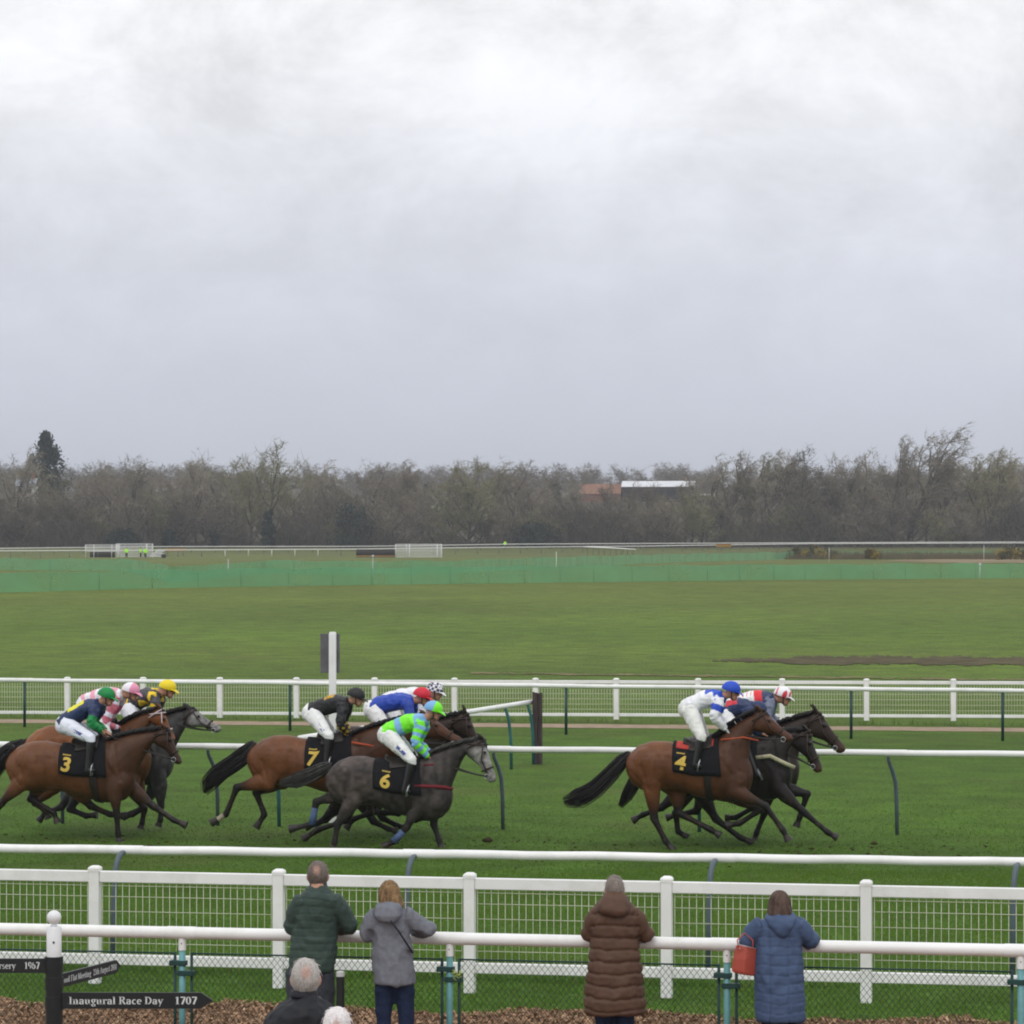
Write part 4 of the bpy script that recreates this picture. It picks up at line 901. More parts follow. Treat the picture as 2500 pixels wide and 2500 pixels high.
# ================================================================ racehorses and jockeys
TH = math.atan(.2)
T4 = [(1531, 1850, 1531, 1886, .13), (1540, 1836, 1544, 1915, .20), (1560, 1820, 1568, 1930, .255), (1590, 1809, 1602, 1931, .285), (1625, 1808, 1634, 1927, .28), (1660, 1815, 1667, 1933, .28), (1695, 1818, 1700, 1944, .285), (1728, 1810, 1733, 1951, .28),
      (1758, 1803, 1766, 1958, .255), (1788, 1806, 1792, 1959, .225), (1814, 1828, 1814, 1950, .19), (1832, 1862, 1830, 1932, .13), (1838, 1882, 1836, 1912, .07)]
m_coat = {}
def coat_mat(kind):
    if kind not in m_coat: m_coat[kind] = mat('coat_' + kind, (.1, .05, .03), .46 if 'grey' not in kind else .6, .24, .14, 7 if 'grey' not in kind else 9, 0, vc=True)
    return m_coat[kind]
m_hair = mat('black_hair', (.012, .010, .010), .6, .35, .2, 30); m_ghair = mat('grey_hair', (.05, .048, .045), .7, .3, .4, 12)
m_leather = mat('dark_leather', (.018, .013, .011), .5, .4, .15, 20); m_bridle = mat('bridle_leather', (.03, .016, .010), .5, .4)
m_cloth = mat('black_cloth', (.011, .011, .013), .85, .15, .15, 14); m_gold = mat('gold_print', (.60, .42, .085), .6, .2)
m_orange = mat('orange_strap', (.42, .075, .03), .6, .3); m_red = mat('red_girth', (.16, .022, .03), .7, .2); m_fleece = mat('sheepskin', (.52, .49, .33), .95, .1, .2, 30, .01)
m_blueboot = mat('blue_boot', (.07, .11, .22), .6, .3, .3, 25); m_steel = mat('steel', (.45, .46, .47), .35, .5, metal=.8); m_hoof = mat('hoof', (.03, .025, .022), .5, .35, .2, 20)
m_redpad = mat('red_pad', (.45, .055, .045), .7, .2, .1, 10)

def interp_st(T, x):
    m = [(a[0] + a[2]) / 2 for a in T]; x = min(max(x, m[0]), m[-1])
    i = max(0, min(len(T) - 2, int(np.searchsorted(m, x)) - 1)); k = (x - m[i]) / (m[i + 1] - m[i] + 1e-9)
    return [T[i][j] + (T[i + 1][j] - T[i][j]) * k for j in range(5)]

class HorseRig: pass
def make_horse(D0, B, Fx, dyr, dyf, W, P_, NO, legs, coat, label, tail=None, number=None, socks={}, boots=(), jaw=.30, ears='back', ewx=0, numoff=0, th=TH, bridle=m_bridle, extra=None, hood=None):
    h = HorseRig(); xc = (B + Fx) / 2; fr = Frame(px(xc, D0), D0, th); h.fr = fr; s = F / D0; k = s / 168.0
    root = thing('racehorse', label, 'horse', fr.loc(), -fr.th); h.root = root; Pp = fr.P
    sc = (Fx - B) / (1838 - 1531.0)
    def mp_(x): return B + (x - 1531) * sc
    def dy(x): return dyr + (dyf - dyr) * ss(1560, 1790, x)
    T = [(mp_(a), b + float(dy(a)), mp_(c), d + float(dy(c)), e_) for a, b, c, d, e_ in T4]; h.T = T
    def ring(a, b, hw): a, b = Pp(*a), Pp(*b); return ((a + b) / 2, (0, hw, 0), (a - b) / 2)
    body = MB()
    body.loft([ring((a, b), (c, d), e_) for a, b, c, d, e_ in T], 24)
    # neck
    W = np.array(W, float); Pl = np.array(P_, float); No = np.array(NO, float); hd = No - Pl; HL = np.linalg.norm(hd); hd = hd / HL; hp = np.array((-hd[1], hd[0]))   # hp: towards the jaw
    throat = Pl + hd * HL * .17 + hp * HL * .47
    U0 = np.array((mp_(1822), 1925 + dyf)); C0 = W + (-14, 8); neckst = []
    nk = Pl - W; nn = np.array((nk[1], -nk[0])); nn /= np.linalg.norm(nn)
    for t in np.linspace(0, 1, 8):
        crest = C0 * (1 - t) + (Pl + hd * HL * .02) * t + nn * (8 * math.sin(math.pi * t) * k)
        und = U0 * (1 - t) + throat * t - nn * (-4) * math.sin(math.pi * t); hw = .175 * (1 - t) ** 1.4 + .072
        neckst.append((crest, und, hw))
    body.loft([ring(c, u, hw) for c, u, hw in neckst], 18)
    # head
    prof = [(-.03, .02, .22, .05), (.03, -.02, .40, .075), (.14, -.025, jaw + .18, .095), (.28, -.015, jaw + .16, .10), (.42, .0, .37, .082), (.58, .012, .27, .064), (.74, .012, .235, .058), (.86, .0, .235, .06), (.95, .02, .215, .052), (1.0, .06, .17, .03)]
    headst = [(Pl + hd * HL * a + hp * HL * t0, Pl + hd * HL * (a - .02) + hp * HL * t1, hw) for a, t0, t1, hw in prof]
    body.loft([ring(c, u, hw) for c, u, hw in headst], 16)
    def hpt(a, d, v): q = Pl + hd * HL * a + hp * HL * d; return Pp(q[0], q[1], v)
    for v in (-1, 1):
        body.ball(hpt(.30, .06, v * .075), .035, .025, .03, n=8, m=6)          # brow over the eye
        body.ball(hpt(.22, .30, v * .07), .075, .03, .075, n=10, m=7)          # cheek
        body.ball(hpt(.93, .08, v * .04), .03, .02, .025, n=8, m=6)            # nostril rim
        e0 = hpt(.02, .03, v * .055)
        if ears == 'up': e1 = hpt(-.24, -.02 + (.06 if v > 0 else 0), v * .075); em = hpt(-.11, .0, v * .075)
        else: q = Pl + np.array((-20 * k, -13 * k)) * (1.0 if v < 0 else .8); e1 = Pp(q[0], q[1], v * .08); em = (e0 + e1) / 2 + np.array((0, v * .012, .012))
        body.limb([(e0, .035, .035), (em, .036, .026), (e1, .008, .008)], 8)
    # legs
    hip = (mp_(1592), 1866 + dyr); shp = (mp_(1788), 1880 + dyf); chains = {}; legpts = {}
    for key, pts in legs.items():
        v = -.155 if key[0] == 'N' else .155
        if key[1] == 'H':
            J = [Pp(*hip, v * .9)] + [Pp(*p, v * f_) for p, f_ in zip(pts, (1.05, .85, .8, .8))]
            rr = [(0, .22, .115), (.5, .20, .12), (1.0, .16, .105), (1.5, .108, .08), (1.85, .066, .05), (2.0, .07, .052), (2.18, .054, .044), (2.5, .044, .038), (2.85, .047, .042), (3.0, .055, .048), (3.45, .043, .04), (3.8, .048, .046)]
        else:
            J = [Pp(*shp, v * .8)] + [Pp(*p, v * f_) for p, f_ in zip(pts, (1.0, .9, .85, .85))]
            rr = [(0, .15, .09), (.5, .14, .1), (1.0, .13, .092), (1.35, .102, .08), (1.8, .06, .052), (2.0, .064, .054), (2.2, .05, .044), (2.55, .041, .037), (2.85, .045, .041), (3.0, .053, .048), (3.45, .042, .04), (3.8, .048, .046)]
        st = []
        for t, r, rl in rr:
            i = min(3, int(t)); p = J[i] + (J[i + 1] - J[i]) * (t - i); st.append((p, r, rl))
        body.limb(st, 12)
        for j, r in ((1, rr[2][1] * .92), (2, rr[5][1] * .95), (3, .045)): body.ball(J[j], r, r * .75, r, n=10, m=7)
        if key[1] == 'H':
            d = J[3] - J[2]; d /= np.linalg.norm(d); a_ = J[1] - J[2]; a_ /= np.linalg.norm(a_); bk = -(a_ + d); bk /= np.linalg.norm(bk) + 1e-6
            body.limb([(J[2] + a_ * .13 + bk * .03, .018, .018), (J[2] + bk * .05 + a_ * .03, .024, .02), (J[2] + d * .1, .022, .02)], 8)
        d = J[4] - J[3]; d /= np.linalg.norm(d); legpts[key] = J
        hf = MB(); c0 = J[3] + (J[4] - J[3]) * .62; c1 = J[4] + d * .035
        hf.limb([(c0, .042, .042), (c0 + (c1 - c0) * .3, .05, .048), (c1, .064, .06)], 12); chains[key] = hf
    body.ball(Pp(mp_(1800), 1905 + dyf, -.13), .15, .1, .19); body.ball(Pp(mp_(1800), 1905 + dyf, .13), .15, .1, .19)
    body.ball(Pp(mp_(1580), 1860 + dyr, -.13), .23, .16, .22); body.ball(Pp(mp_(1580), 1860 + dyr, .13), .23, .16, .22)
    me = remesh(body, .0165, 5, .5); v = co(me); nn0 = nor(me)
    # muscle: shoulder blade, stifle and flank hollows, ribs, veins
    mus = .017 * (vnoise(v * np.array((1, .6, 1)), 4.2, int(B)) - .5) + .008 * (vnoise(v, 9.5, 3) - .5)
    for (xa, ya, xb, yb, wd, dp) in ((mp_(1793), 1818, mp_(1812), 1900, .03, .016), (mp_(1770), 1838, mp_(1752), 1925, .035, .014), (mp_(1640), 1850, mp_(1632), 1925, .06, .022), (mp_(1572), 1868, mp_(1588), 1925, .03, .013), (mp_(1612), 1845, mp_(1606), 1900, .03, .010), (mp_(1545), 1880, mp_(1575), 1915, .022, .009)):
        dd = float(dy((xa + xb) / 2)) if B < 1500 else float(dy(xa)); pa, pb = Pp(xa, ya + (dyr + dyf) / 2), Pp(xb, yb + (dyr + dyf) / 2); q2 = v.copy(); q2[:, 1] = 0; d_, t_ = seg_d(q2, pa, pb); mus -= dp * np.exp(-(d_ / wd) ** 2) * (np.abs(v[:, 1]) > .12)
    rib = (np.abs(v[:, 1]) > .16) & (v[:, 0] < Pp(mp_(1740), 1880)[0]) & (v[:, 0] > Pp(mp_(1650), 1880)[0]); mus += np.where(rib, .0025 * np.sin(v[:, 0] * 62 + v[:, 2] * 14), 0)
    body_ok = ss(Pp(xc, 1975 + dyf)[2], Pp(xc, 1940 + dyf)[2], v[:, 2]); v = v + nn0 * (mus * (.35 + .65 * body_ok))[:, None]; setco(me, v)
    # coat colours: pigment, with rump sheen put into the bay and brown ones
    base, dark, headc = {'bay': ((.158, .058, .022), (.012, .010, .010), (.095, .036, .017)), 'brightbay': ((.235, .082, .024), (.018, .014, .012), (.22, .072, .022)), 'darkbay': ((.033, .021, .016), (.012, .010, .010), (.036, .022, .016)), 'black': ((.020, .015, .013), (.010, .009, .009), (.022, .016, .014)),
                         'brown': ((.162, .062, .024), (.013, .010, .010), (.055, .025, .015)), 'grey': ((.050, .042, .039), (.022, .020, .020), (.30, .285, .275)), 'irongrey': ((.060, .058, .058), (.025, .024, .025), (.27, .265, .26))}[coat]
    c = np.tile(np.array(base), (len(v), 1))
    n1_ = vnoise(v, 3.1, int(B)) * .65 + vnoise(v, 8, 2) * .35; c *= (.66 + .68 * n1_)[:, None]
    if 'grey' not in coat and coat not in ('black', 'darkbay'): fr_ = ss(-.35, .75, v[:, 0])[:, None]; c = c * (1 - fr_ * np.array((.50, .46, .36)))  # rump left brighter than the front: coat pigment and sheen painted together
    if 'grey' in coat:
        dp = vnoise(v, 17, 5) - .5 + .9 * (vnoise(v, 5, 8) - .5); c *= np.clip(1 + 1.1 * dp, .35, 2)[:, None]
        rear = ss(.1, -.5, v[:, 0]) * ss(.3, .6, vnoise(v, 4, 1)); c = c * (1 + .8 * rear[:, None] * np.array((1.15, 1, .93)))
    h0, h1 = Pp(*Pl), Pp(*No); dh, th_ = seg_d(v, h0, h1 + (h1 - h0) * .1 + np.array((0, 0, -.03)))
    hm = ss(.34, .20, dh) * ss(-.02, .25, th_); c = c * (1 - hm[:, None]) + np.array(headc) * (.85 + .3 * n1_)[:, None] * hm[:, None]
    if 'grey' in coat: gm_ = (hm * (vnoise(v, 24, 6) + .6 * vnoise(v, 55, 2) - .8))[:, None]; c = c * np.clip(1 + 1.1 * gm_, .35, 1.7)
    mz = ss(.78, .98, th_) * ss(.3, .2, dh); c = c * (1 - mz[:, None]) + np.array((.03, .024, .022) if 'grey' not in coat else (.12, .115, .115)) * mz[:, None]
    if coat in ('darkbay', 'black'):   # tan muzzle
        mz2 = ss(.62, .8, th_) * ss(.98, .86, th_) * ss(.25, .16, dh); c = c * (1 - .6 * mz2[:, None]) + np.array((.10, .05, .03)) * .6 * mz2[:, None]
    for key, J in legpts.items():
        for a, b_, lo, hi in ((1, 2, .25, 1.0), (2, 3, None, None), (3, 4, None, None)):
            d_, t_ = seg_d(v, J[a], J[b_]); near = ss(.115, .075, d_) if a > 1 else ss(.14, .10, d_)
            wgt = near * (ss(lo, hi, t_) if lo is not None else 1) * (.93 if coat != 'brightbay' else .85)
            c = c * (1 - wgt[:, None]) + np.array(dark) * wgt[:, None]
        if key in socks:
            d_, t_ = seg_d(v, J[3], J[4]); wgt = ss(.09, .065, d_) * ss(.1, .2, t_); c = c * (1 - wgt[:, None]) + np.array(socks[key]) * wgt[:, None]
    c *= (.88 + .24 * vnoise(v, 45, 9))[:, None]
    ml = ss(.62, .76, vnoise(v, 20, int(B)) * .7 + .3 * vnoise(v, 47, 4)) * ss(1.05, .55, v[:, 2]) * .55; c = c * (1 - ml[:, None]) + np.array((.075, .058, .034)) * ml[:, None]      # mud splashes
    c = c * .80
    setcol(me, c); link('body', me, coat_mat(coat), root)
    for key, hf in chains.items(): put('hoof', hf, m_hoof, root, sharp=50)
    for key in boots:
        J = legpts[key]; q = MB(); a, b_ = J[2] + (J[3] - J[2]) * .28, J[2] + (J[3] - J[2]) * 1.02
        q.limb([(a, .048, .046), ((a + b_) / 2, .052, .05), (b_, .06, .056)], 12); put('leg_boot', q, m_blueboot, root)
    # eyes
    q = MB()
    for vv in (-1, 1): q.ball(hpt(.305, .075, vv * .093), .02, .012, .018, n=8, m=6)
    put('eyes', q, mat('eye', (.006, .005, .005), .12, .6), root)
    # mane
    g = random.Random(int(B)); q = MB()
    for i in range(190):
        t = g.random() * .97 + .02; i0 = t * 7; a = int(min(6, i0)); cr = neckst[a][0] * (1 - (i0 - a)) + neckst[a + 1][0] * (i0 - a)
        sd = g.choice((-1, -1, 1)); p0 = Pp(cr[0], cr[1] + 2, sd * g.uniform(0, .03)); L = g.uniform(.09, .19)
        bk = np.array((-.55 + g.uniform(-.25, .2), 0, .12)); p1 = p0 + bk * L * .6 + np.array((0, sd * .03, .035)); p2 = p1 + np.array((-.5 * L, sd * .05, -.42 * L))
        q.tube([p0 - np.array((0, 0, .02)), p1, p2], [.013, .012, .003], 4)
    for i in range(14):
        p0 = hpt(.0, .0, g.uniform(-.03, .03)); q.tube([p0, p0 + (h1 - h0) * .1 + np.array((0, g.uniform(-.04, .04), .03)), p0 + (h1 - h0) * g.uniform(.18, .26) + np.array((0, g.uniform(-.05, .05), .0))], [.012, .011, .003], 4)
    put('mane', q, m_ghair if 'grey' in coat and coat != 'irongrey' else m_hair, root)
    # tail
    if tail is not None:
        q = MB(); pts = [Pp(*p, 0) for p in tail['p']]; wd = [w_ / s for w_ in tail['w']]; n = len(pts)
        def tp(f_):
            x = f_ * (n - 1); a = min(n - 2, int(x)); return pts[a] * (1 - x + a) + pts[a + 1] * (x - a), wd[a] * (1 - x + a) + wd[a + 1] * (x - a), (pts[a + 1] - pts[a]) / np.linalg.norm(pts[a + 1] - pts[a])
        q.limb([(tp(f_)[0], tp(f_)[1] * .62, tp(f_)[1] * .55) for f_ in np.linspace(0, .80, 9)], 9)
        for i in range(300):
            o1, o2 = max(-.85, min(.85, g.gauss(0, .42))), g.gauss(0, .4); f1 = g.uniform(.6, 1.05); f0 = g.uniform(0, .4); st = []; 
            for j in range(7):
                f_ = min(1.0, f0 + (f1 - f0) * j / 6); p, wv, d = tp(min(.999, f_)); nrm = np.array((-d[2], 0, d[0]))
                sp_ = 1 + .35 * f_; st.append((p + nrm * o1 * wv * sp_ + np.array((0, o2 * wv * .9, 0)) + d * max(0, f1 - 1) * (j == 6) * .4, .011 * (1 - .8 * j / 6)))
            q.tube([a for a, _ in st], [b_ for _, b_ in st], 4)
        tl = put('tail', q, m_ghair if tail.get('grey') else m_hair, root)
    # tack
    def surf(x, phi, off):
        a = interp_st(T, x); tpt, bpt = Pp(a[0], a[1]), Pp(a[2], a[3]); cen = (tpt + bpt) / 2; Bv = (tpt - bpt) / 2; f_ = R(phi)
        d = Bv * math.cos(f_) + np.array((0, -a[4], 0)) * math.sin(f_); L = np.linalg.norm(d); return cen + d * (L + off) / L
    h.surf = surf
    def patch(name, xa, xb, p0, p1, off, m, nu=10, nv=24, thick=.012, par=root, fn=None):
        V = []; 
        for lay in (0, 1):
            for i in range(nu + 1):
                for j in range(nv + 1):
                    x = xa + (xb - xa) * i / nu; ph = p0 + (p1 - p0) * j / nv
                    if fn: x, ph, o_ = fn(i / nu, j / nv, x, ph)
                    else: o_ = 0
                    V.append(surf(x, ph, off + o_ - lay * thick))
        idx = lambda l, i, j: l * (nu + 1) * (nv + 1) + i * (nv + 1) + j; Fc = []
        for i in range(nu):
            for j in range(nv):
                Fc.append((idx(0, i, j), idx(0, i + 1, j), idx(0, i + 1, j + 1), idx(0, i, j + 1))); Fc.append((idx(1, i, j), idx(1, i, j + 1), idx(1, i + 1, j + 1), idx(1, i + 1, j)))
        for i in range(nu):
            for j in (0, nv): Fc.append((idx(0, i, j), idx(1, i, j), idx(1, i + 1, j), idx(0, i + 1, j)))
        for j in range(nv):
            for i in (0, nu): Fc.append((idx(0, i, j), idx(0, i, j + 1), idx(1, i, j + 1), idx(1, i, j)))
        q = MB(); q.add(V, Fc); return put(name, q, m, par)
    wx = W[0]
    cl = patch('saddle_cloth', wx - 108 * k, wx + 1 * k, -98, 98, .026, m_cloth, fn=lambda i, j, x, ph: (x + 9 * k * (abs(ph) / 98) * (i - .2), ph, .006 * math.sin(j * 40 + i * 5)))
    if number:
        cu = bpy.data.curves.new('n', 'FONT'); cu.body = number; cu.size = .30; cu.shear = .22; cu.offset = .009; cu.fill_mode = 'BOTH' if False else 'FRONT'; cu.resolution_u = 5
        to = bpy.data.objects.new('n', cu); COL.objects.link(to); dg = bpy.context.evaluated_depsgraph_get(); tm = bpy.data.meshes.new_from_object(to.evaluated_get(dg)); bpy.data.objects.remove(to)
        bm = bmesh.new(); bm.from_mesh(tm); bmesh.ops.triangulate(bm, faces=bm.faces); bmesh.ops.subdivide_edges(bm, edges=bm.edges, cuts=1); bm.to_mesh(tm); bm.free()
        a = co(tm); a[:, 0] -= a[:, 0].min(); a[:, 1] -= a[:, 1].min(); hh = a[:, 1].max()
        out_ = np.array([surf(wx - (103 - numoff) * k + x * s, 91 - (y / hh) * 31, .042) for x, y, z in a]); setco(tm, out_); link('number', tm, m_gold, cl, False)
        q = MB(); g2_ = random.Random(4)
        for i in range(6):
            x0 = wx - (98 - numoff) * k + i * 3.4 * k; q.add([surf(x0, 56.5, .042), surf(x0 + 2.4 * k, 56.5, .042), surf(x0 + 3 * k, 53.5 - g2_.random(), .042), surf(x0 + .6 * k, 53.5, .042)], [(0, 1, 2, 3)])
        put('small_print', q, m_gold, cl, False)
    patch('girth', wx - 34 * k, wx - 17 * k, -180, 180, .016, m_leather, 3, 40)
    sd_ = patch('saddle', wx - 84 * k, wx - 14 * k, -46, 46, .05, m_leather, 10, 20, .03, fn=lambda i, j, x, ph: (x + (14 * k if abs(ph) > 26 else 0) * (1 - i), ph, (.055 * abs(i * 2 - 1) ** 2.2) * max(0, 1 - (ph / 26) ** 2)))
    # bridle
    q = MB()
    def hring(t0, t1, sc_, r):
        def at_h(t):
            aa = [p[0] for p in prof]; i = max(0, min(len(prof) - 2, int(np.searchsorted(aa, t)) - 1)); kk = (t - aa[i]) / (aa[i + 1] - aa[i]); A_ = [prof[i][j] + (prof[i + 1][j] - prof[i][j]) * kk for j in range(4)]; return A_
        A_ = at_h(t0); B2 = at_h(t1); top = Pl + hd * HL * t0 + hp * HL * A_[1]; bot = Pl + hd * HL * t1 + hp * HL * B2[2]
        a, b_ = Pp(*top), Pp(*bot); cen = (a + b_) / 2; ax = (a - b_) / 2 * (1 + .012 / np.linalg.norm((a - b_) / 2)); hw = max(A_[3], B2[3]) + .012 * sc_
        q.tube([cen + ax * math.cos(f_) + np.array((0, hw, 0)) * math.sin(f_) for f_ in np.linspace(0, 2 * math.pi, 20)[:-1]], r, 5, 1.0, True)
    hring(.05, .12, 1, .012); hring(.66, .68, 1, .013); hring(.16, .02, 1, .011)
    for vv in (-1, 1): q.tube([hpt(.1, .05, vv * .105), hpt(.45, .2, vv * .098), hpt(.82, .16, vv * .072)], .010, 5)
    put('bridle', q, bridle, root)
    q = MB(); q.tube([hpt(.82, .2, v_ ) for v_ in np.linspace(-.085, .085, 5)], .008, 6)
    for vv in (-1, 1): q.tube([hpt(.82, .2, vv * .085) + np.array((math.cos(f_) * .035, 0, math.sin(f_) * .035)) for f_ in np.linspace(0, 6.28, 12)[:-1]], .006, 5, 1, True)
    put('bit', q, m_steel, root)
    h.bit = [hpt(.82, .2, vv * .085) for vv in (-1, 1)]; h.P = Pp; h.k = k; h.wx = wx; h.dyf = dyf; h.patch = patch; h.hpt = hpt; h.s = s; h.mp_ = mp_; h.dyr = dyr; h.hd = hd
    if extra: extra(h)
    return h

def make_jockey(h, J, label, silk, cap, sleeve=None, breech=(.80, .80, .80), text=True, boot=(.014, .013, .014), glove=None, face_ang=-18, rein=m_leather, legs=True):
    """J: joints in photo pixels; everything in the horse's own frame"""
    z0 = 1.0; fr = Frame(h.fr.X0, h.fr.Y0, h.fr.th, z0); P = fr.P; s = h.s
    root = thing('person', label, 'jockey', fr.loc(), -fr.th)
    hip, sh, hd = P(*J['hip']), P(*J['sh']), P(*J['head']); d = sh - hip; L = np.linalg.norm(d); d /= L; n = np.array((-d[2], 0, d[0])); S = np.array((0, 1., 0))
    near = lambda key, v: P(*J[key], v)
    def far(key, v): q = J.get('f' + key, (J[key][0] + 7, J[key][1] - 3)); return P(*q, v)
    shN, shF = sh - n * .035 - S * .165, sh - n * .035 + S * .165
    elN, elF = near('elbow', -.25), far('elbow', .25); hN, hF = near('hand', -.085), far('hand', .085)
    knN, knF = near('knee', -.31), far('knee', .31); anN, anF = near('ankle', -.335), far('ankle', .335); toN, toF = near('toe', -.335), far('toe', .335)
    thN, thF = hip - S * .095 - n * .02, hip + S * .095 - n * .02
    fa = R(face_ang); fd = np.array((math.cos(fa), 0, math.sin(fa))); fu = np.array((-math.sin(fa), 0, math.cos(fa)))
    # body: one skin
    b = MB(); b.ball(hd + fu * .01, .098, .076, .118, rot=np.stack([fd, S, fu], 1), n=16, m=11); b.ball(hd + fd * .05 - fu * .07, .052, .05, .055)
    b.limb([(hd + fd * .088 + fu * .015, .012, .012), (hd + fd * .115 - fu * .022, .02, .017), (hd + fd * .092 - fu * .04, .012, .02)], 8)
    b.ball(hd + fd * .088 - fu * .063, .017, .03, .014, n=8, m=6); b.ball(hd + fd * .082 - fu * .098, .022, .024, .02, n=8, m=6)
    for sg in (-1, 1): b.ball(hd + S * sg * .078 - fd * .012, .02, .01, .032, n=8, m=6)
    b.limb([(hd - fd * .03 - fu * .06, .056, .055), (sh + d * .02 + n * .01, .062, .062), (sh - d * .08, .09, .12)], 12)
    b.limb([(hip - d * .02, .10, .13), (hip + d * L * .5 + n * .025, .09, .13), (sh - d * .05, .085, .14)], 12)
    for sN, e_, hh, sg in ((shN, elN, hN, -1), (shF, elF, hF, 1)):
        b.limb([(sN, .048, .048), ((sN + e_) / 2, .043, .043), (e_, .038, .038), ((e_ + hh) / 2, .034, .034), (hh, .024, .026)], 10)
        fw = hh - e_; fw /= np.linalg.norm(fw); dn = np.array((0, 0, -1.)); dn -= fw * dn.dot(fw); dn /= np.linalg.norm(dn) + 1e-9; sx = np.cross(fw, dn)
        b.limb([(hh - fw * .01, .024, .026), (hh + fw * .04, .022, .04), (hh + fw * .075, .02, .042)], 8)
        for i_ in range(4):
            o_ = sx * (.03 - .02 * i_); p0 = hh + fw * .07 + o_; ln = (.032, .036, .034, .027)[i_]
            b.tube([p0, p0 + fw * ln, p0 + fw * (ln + .004) + dn * .026, p0 + fw * .012 + dn * .038], [.0105, .010, .0095, .009], 6)
        b.tube([hh + fw * .02 + sx * sg * -.03, hh + fw * .05 + sx * sg * -.045 + dn * .012, hh + fw * .078 + sx * sg * -.025 + dn * .03], [.012, .011, .009], 6)
    for t_, kn, an, to in ((thN, knN, anN, toN), (thF, knF, anF, toF)):
        b.limb([(t_, .085, .08), ((t_ + kn) / 2, .075, .072), (kn, .055, .052), ((kn + an) / 2, .045, .045), (an, .034, .034)], 10); b.limb([(an, .028, .026), (an + (to - an) * .35 + (an - kn) * .03, .02, .024), (an + (to - an) * .6 + (an - kn) * .03, .014, .02)], 8)
    me = remesh(b, .011, 3, .4); v = co(me); c = np.tile(np.array((.42, .215, .145)), (len(v), 1)); c *= (.92 + .16 * hsh(v * 30))[:, None]
    q_ = (v - hd) @ np.stack([fd, S, fu], 1)
    lips = (np.abs(q_[:, 1]) < .028) & (np.abs(q_[:, 2] + .064) < .010) & (q_[:, 0] > .07); c[lips] = (.30, .09, .075)
    brow = (np.abs(q_[:, 2] - .035) < .009) & (np.abs(np.abs(q_[:, 1]) - .034) < .022) & (q_[:, 0] > .05); c[brow] = (.06, .04, .03)
    if glove is not None:
        for hh in (hN, hF): c[np.linalg.norm(v - hh, axis=1) < .15] = glove
    setcol(me, c); link('body', me, mat('skin_tone', (.45, .25, .17), .5, .35, vc=True), root)
    # silks
    b = MB(); b.limb([(hip - d * .06 - n * .01, .125, .15), (hip + d * L * .10 + n * .012, .135, .17), (hip + d * L * .35 + n * .03, .13, .168), (hip + d * L * .65 + n * .032, .135, .185), (hip + d * L * .88 + n * .012, .12, .19), (sh + n * .0, .095, .15), (sh + d * .055 + n * .012, .068, .072)], 18)
    for sN, e_, hh in ((shN, elN, hN), (shF, elF, hF)):
        f_ = hh - e_; f_ = f_ / np.linalg.norm(f_); u_ = e_ - sN; L1 = np.linalg.norm(u_)
        b.limb([(sN + n * .03 + d * -.03, .095, .08), (sN + u_ * .3, .083, .076), (sN + u_ * .7, .071, .068), (e_, .066, .063)], 12); b.limb([(e_ - f_ * .02, .063, .061), (e_ + (hh - e_) * .5, .058, .056), (hh - f_ * .03, .04, .042)], 12)
    me = remesh(b, .0125, 4, .5); v = co(me); nn_ = nor(me)
    v0 = v.copy(); wr = fold(v, .017, 9, int(J['hip'][0])) + fold(v, .007, 21, 2); v = v + nn_ * wr[:, None]; setco(me, v)
    v = v0; tt = ((v - hip) @ d) / L; bb = ((v - hip) @ n)
    dA = []; 
    for sN, e_, hh in ((shN, elN, hN), (shF, elF, hF)):
        d1, t1 = seg_d(v, sN, e_); d2, t2 = seg_d(v, e_, hh); dA.append(np.where(d1 < d2, d1, d2)); dA.append(np.where(d1 < d2, t1 * .5, .5 + t2 * .5))
    arm = np.where(dA[0] < dA[2], dA[1], dA[3]); da = np.minimum(dA[0], dA[2]); dl = np.abs((v - (hip + d * L * .5))[:, 1])
    isarm = (da < .092) & ((dl > .15) | (bb < -.1))
    ctx = dict(t=tt, b=bb, v=v, arm=arm, y=v[:, 1]); cT = np.zeros((len(v), 3)); cT[:] = silk(ctx); 
    if sleeve is not None: cA = np.zeros((len(v), 3)); cA[:] = sleeve(ctx); cT = np.where(isarm[:, None], cA, cT)
    setcol(me, cT); link('jacket', me, mat('silk', (.5, .5, .5), .45, .35, vc=True), root)
    # breeches and boots
    if legs:
        b = MB(); b.ball(hip - d * .02 - n * .02, .15, .165, .15); b.limb([(hip + d * .12 + n * .01, .12, .15), (hip - n * .02, .15, .165), (hip - d * .06 - n * .04, .13, .15)], 14)
        for t_, kn, an in ((thN, knN, anN), (thF, knF, anF)):
            b.limb([(t_, .135, .115), (t_ + (kn - t_) * .35, .118, .105), (t_ + (kn - t_) * .75, .092, .085), (kn, .078, .072), (kn + (an - kn) * .12, .068, .064)], 14)
        me = remesh(b, .0125, 4, .5); v = co(me); nn_ = nor(me); wr = fold(v, .010, 11, 5 + int(J['hip'][0])) + fold(v, .003, 25, 1); setco(me, v + nn_ * wr[:, None])
        br = link('breeches', me, mat('breeches_%d' % int(breech[0] * 100), breech, .65, .25, .04, 8), root)
